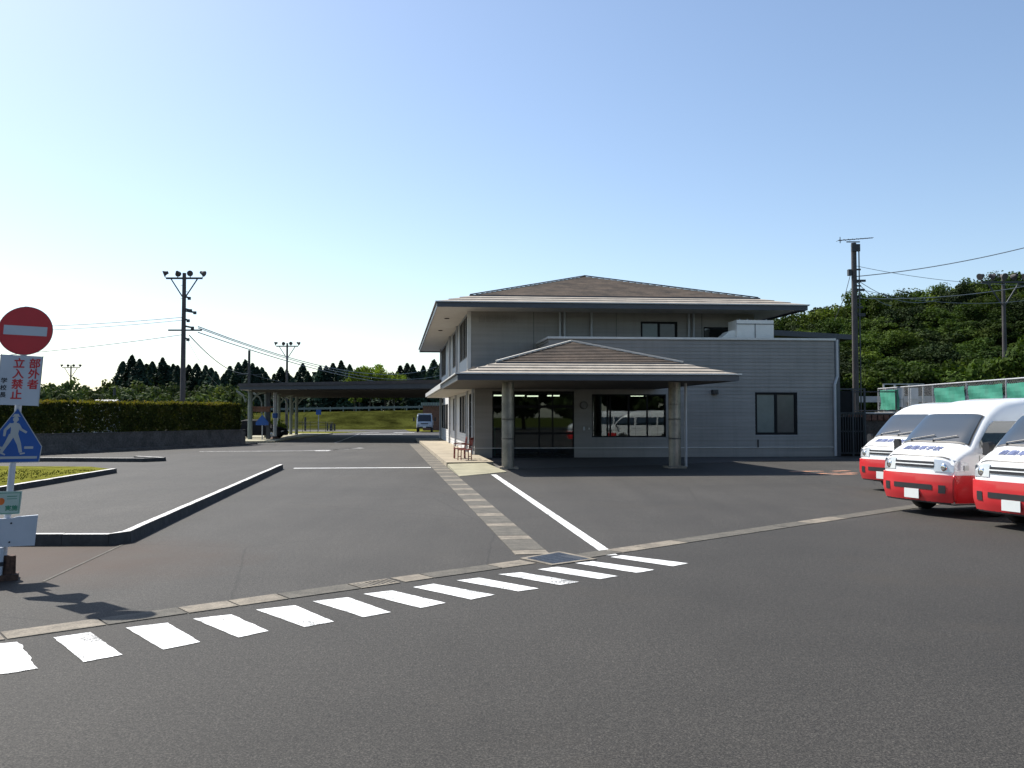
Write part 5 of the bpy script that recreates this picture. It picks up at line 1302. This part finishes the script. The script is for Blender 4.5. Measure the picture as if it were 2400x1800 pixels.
# children are built with the front at x=0: shift so that the root stands at the centre of the wheelbase
for c in van.children: c.location.x += 2.35
def put(v, x, y, rz, label): v.location = (x, y, 0); v.rotation_euler = (0, 0, rz); v['label'] = label; return v
rz = math.atan2(hv.y, hv.x)
v1 = copy_tree(van); v2 = copy_tree(van)
put(van, 9.36, 16.45, rz, 'middle white van of the row, red bumper and whole windshield in view')
put(v1, 10.75, 21.2, rz + .05, 'white and red van standing deepest in the row, nearest the building')
put(v2, 9.84, 14.15, rz - .01, 'white and red van cut by the picture edge, lettering on its bonnet')

# parked dark car under the carport
CPp = [(0, .55), (-.1, .68), (-.5, .80), (-.95, .88), (-1.15, .94), (-1.75, 1.28), (-2.2, 1.39), (-3.0, 1.38), (-3.6, 1.20), (-3.85, 1.0), (-4.1, .80)]
car = empty('parked_car', (0, 0, 0), label='dark hatchback car parked under the carport by the planter wall', cat='car')
s = Shell(CPp, 4.1, 1.68, .2, .85, .28); s.body('body', M['car_dark'], car, arches=((-.8, .34), (-3.3, .34)))
s.top_patch('windshield', M['pane_side'], car, -1.2, -1.72, -.85, .85, .01)
for sg_ in (-1, 1):
    s.side_patch('side_window', M['pane_side'], car, -1.35, -3.5, .93, 1.28, sg_, zcap=.08)
    s.front_patch('headlight', M['lens'], car, .55 * sg_, .95 * sg_, .48, .56, .01, ny=4)
    for x in (-.8, -3.3): wheel(car, x, sg_ * .72, .29, .18, sg_)
for c in car.children: c.location.x += 2.05
car.location = (-19.0, 66.0, .11); car.rotation_euler = (0, 0, math.radians(-8))

# small light-blue truck
TP = [(0, 1.05), (-.05, 1.15), (-.35, 1.75), (-.5, 1.95), (-.7, 2.0), (-1.55, 2.0), (-1.6, 1.95)]
tr = empty('light_truck', (0, 0, 0), label='pale blue cab over light truck facing the road by the brick shed', cat='truck')
s = Shell(TP, 1.6, 1.75, .45, 1.1, .08, .05); s.body('cab', M['truck_body'], tr)
s.top_patch('windshield', M['pane_black'], tr, -.06, -.44, -.9, .9, .012)
for sg_ in (-1, 1):
    s.side_patch('side_window', M['car_glass'], tr, -.35, -1.2, 1.18, 1.75, sg_)
    s.front_patch('headlight', M['lens'], tr, .62 * sg_, .93 * sg_, .66, .80, .01, ny=4)
    MB().bar((-.1, sg_ * .9, 1.3), (-.05, sg_ * 1.12, 1.35), .03, .03).box(-.12, -.04, min(sg_ * 1.05, sg_ * 1.22), max(sg_ * 1.05, sg_ * 1.22), 1.2, 1.6).build('door_mirror', M['car_black'], tr)
    wheel(tr, -.6, sg_ * .75, .33, .2, sg_); wheel(tr, -3.3, sg_ * .75, .33, .2, sg_)
s.front_patch('grille', M['car_black'], tr, -.5, .5, .88, .98, .012); s.front_patch('front_bumper', M['pole_dark'], tr, -1, 1, .46, .60, .03)
MB().box(.02, .04, -.16, .16, .49, .63).build('number_plate', M['plate'], tr)
MB().box(-4.4, -1.7, -.88, .88, .75, 1.25).build('cargo_bed', M['truck_body'], tr)
MB().box(-4.3, -1.5, -.5, .5, .45, .72).build('chassis', M['car_black'], tr)
MB().box(-1.5, -.5, -.75, .75, 1.96, 2.04).build('roof', M['unit_white'], tr)
tr.location = (-9.4, 94.0, 0); tr.rotation_euler = (0, 0, math.radians(-86))
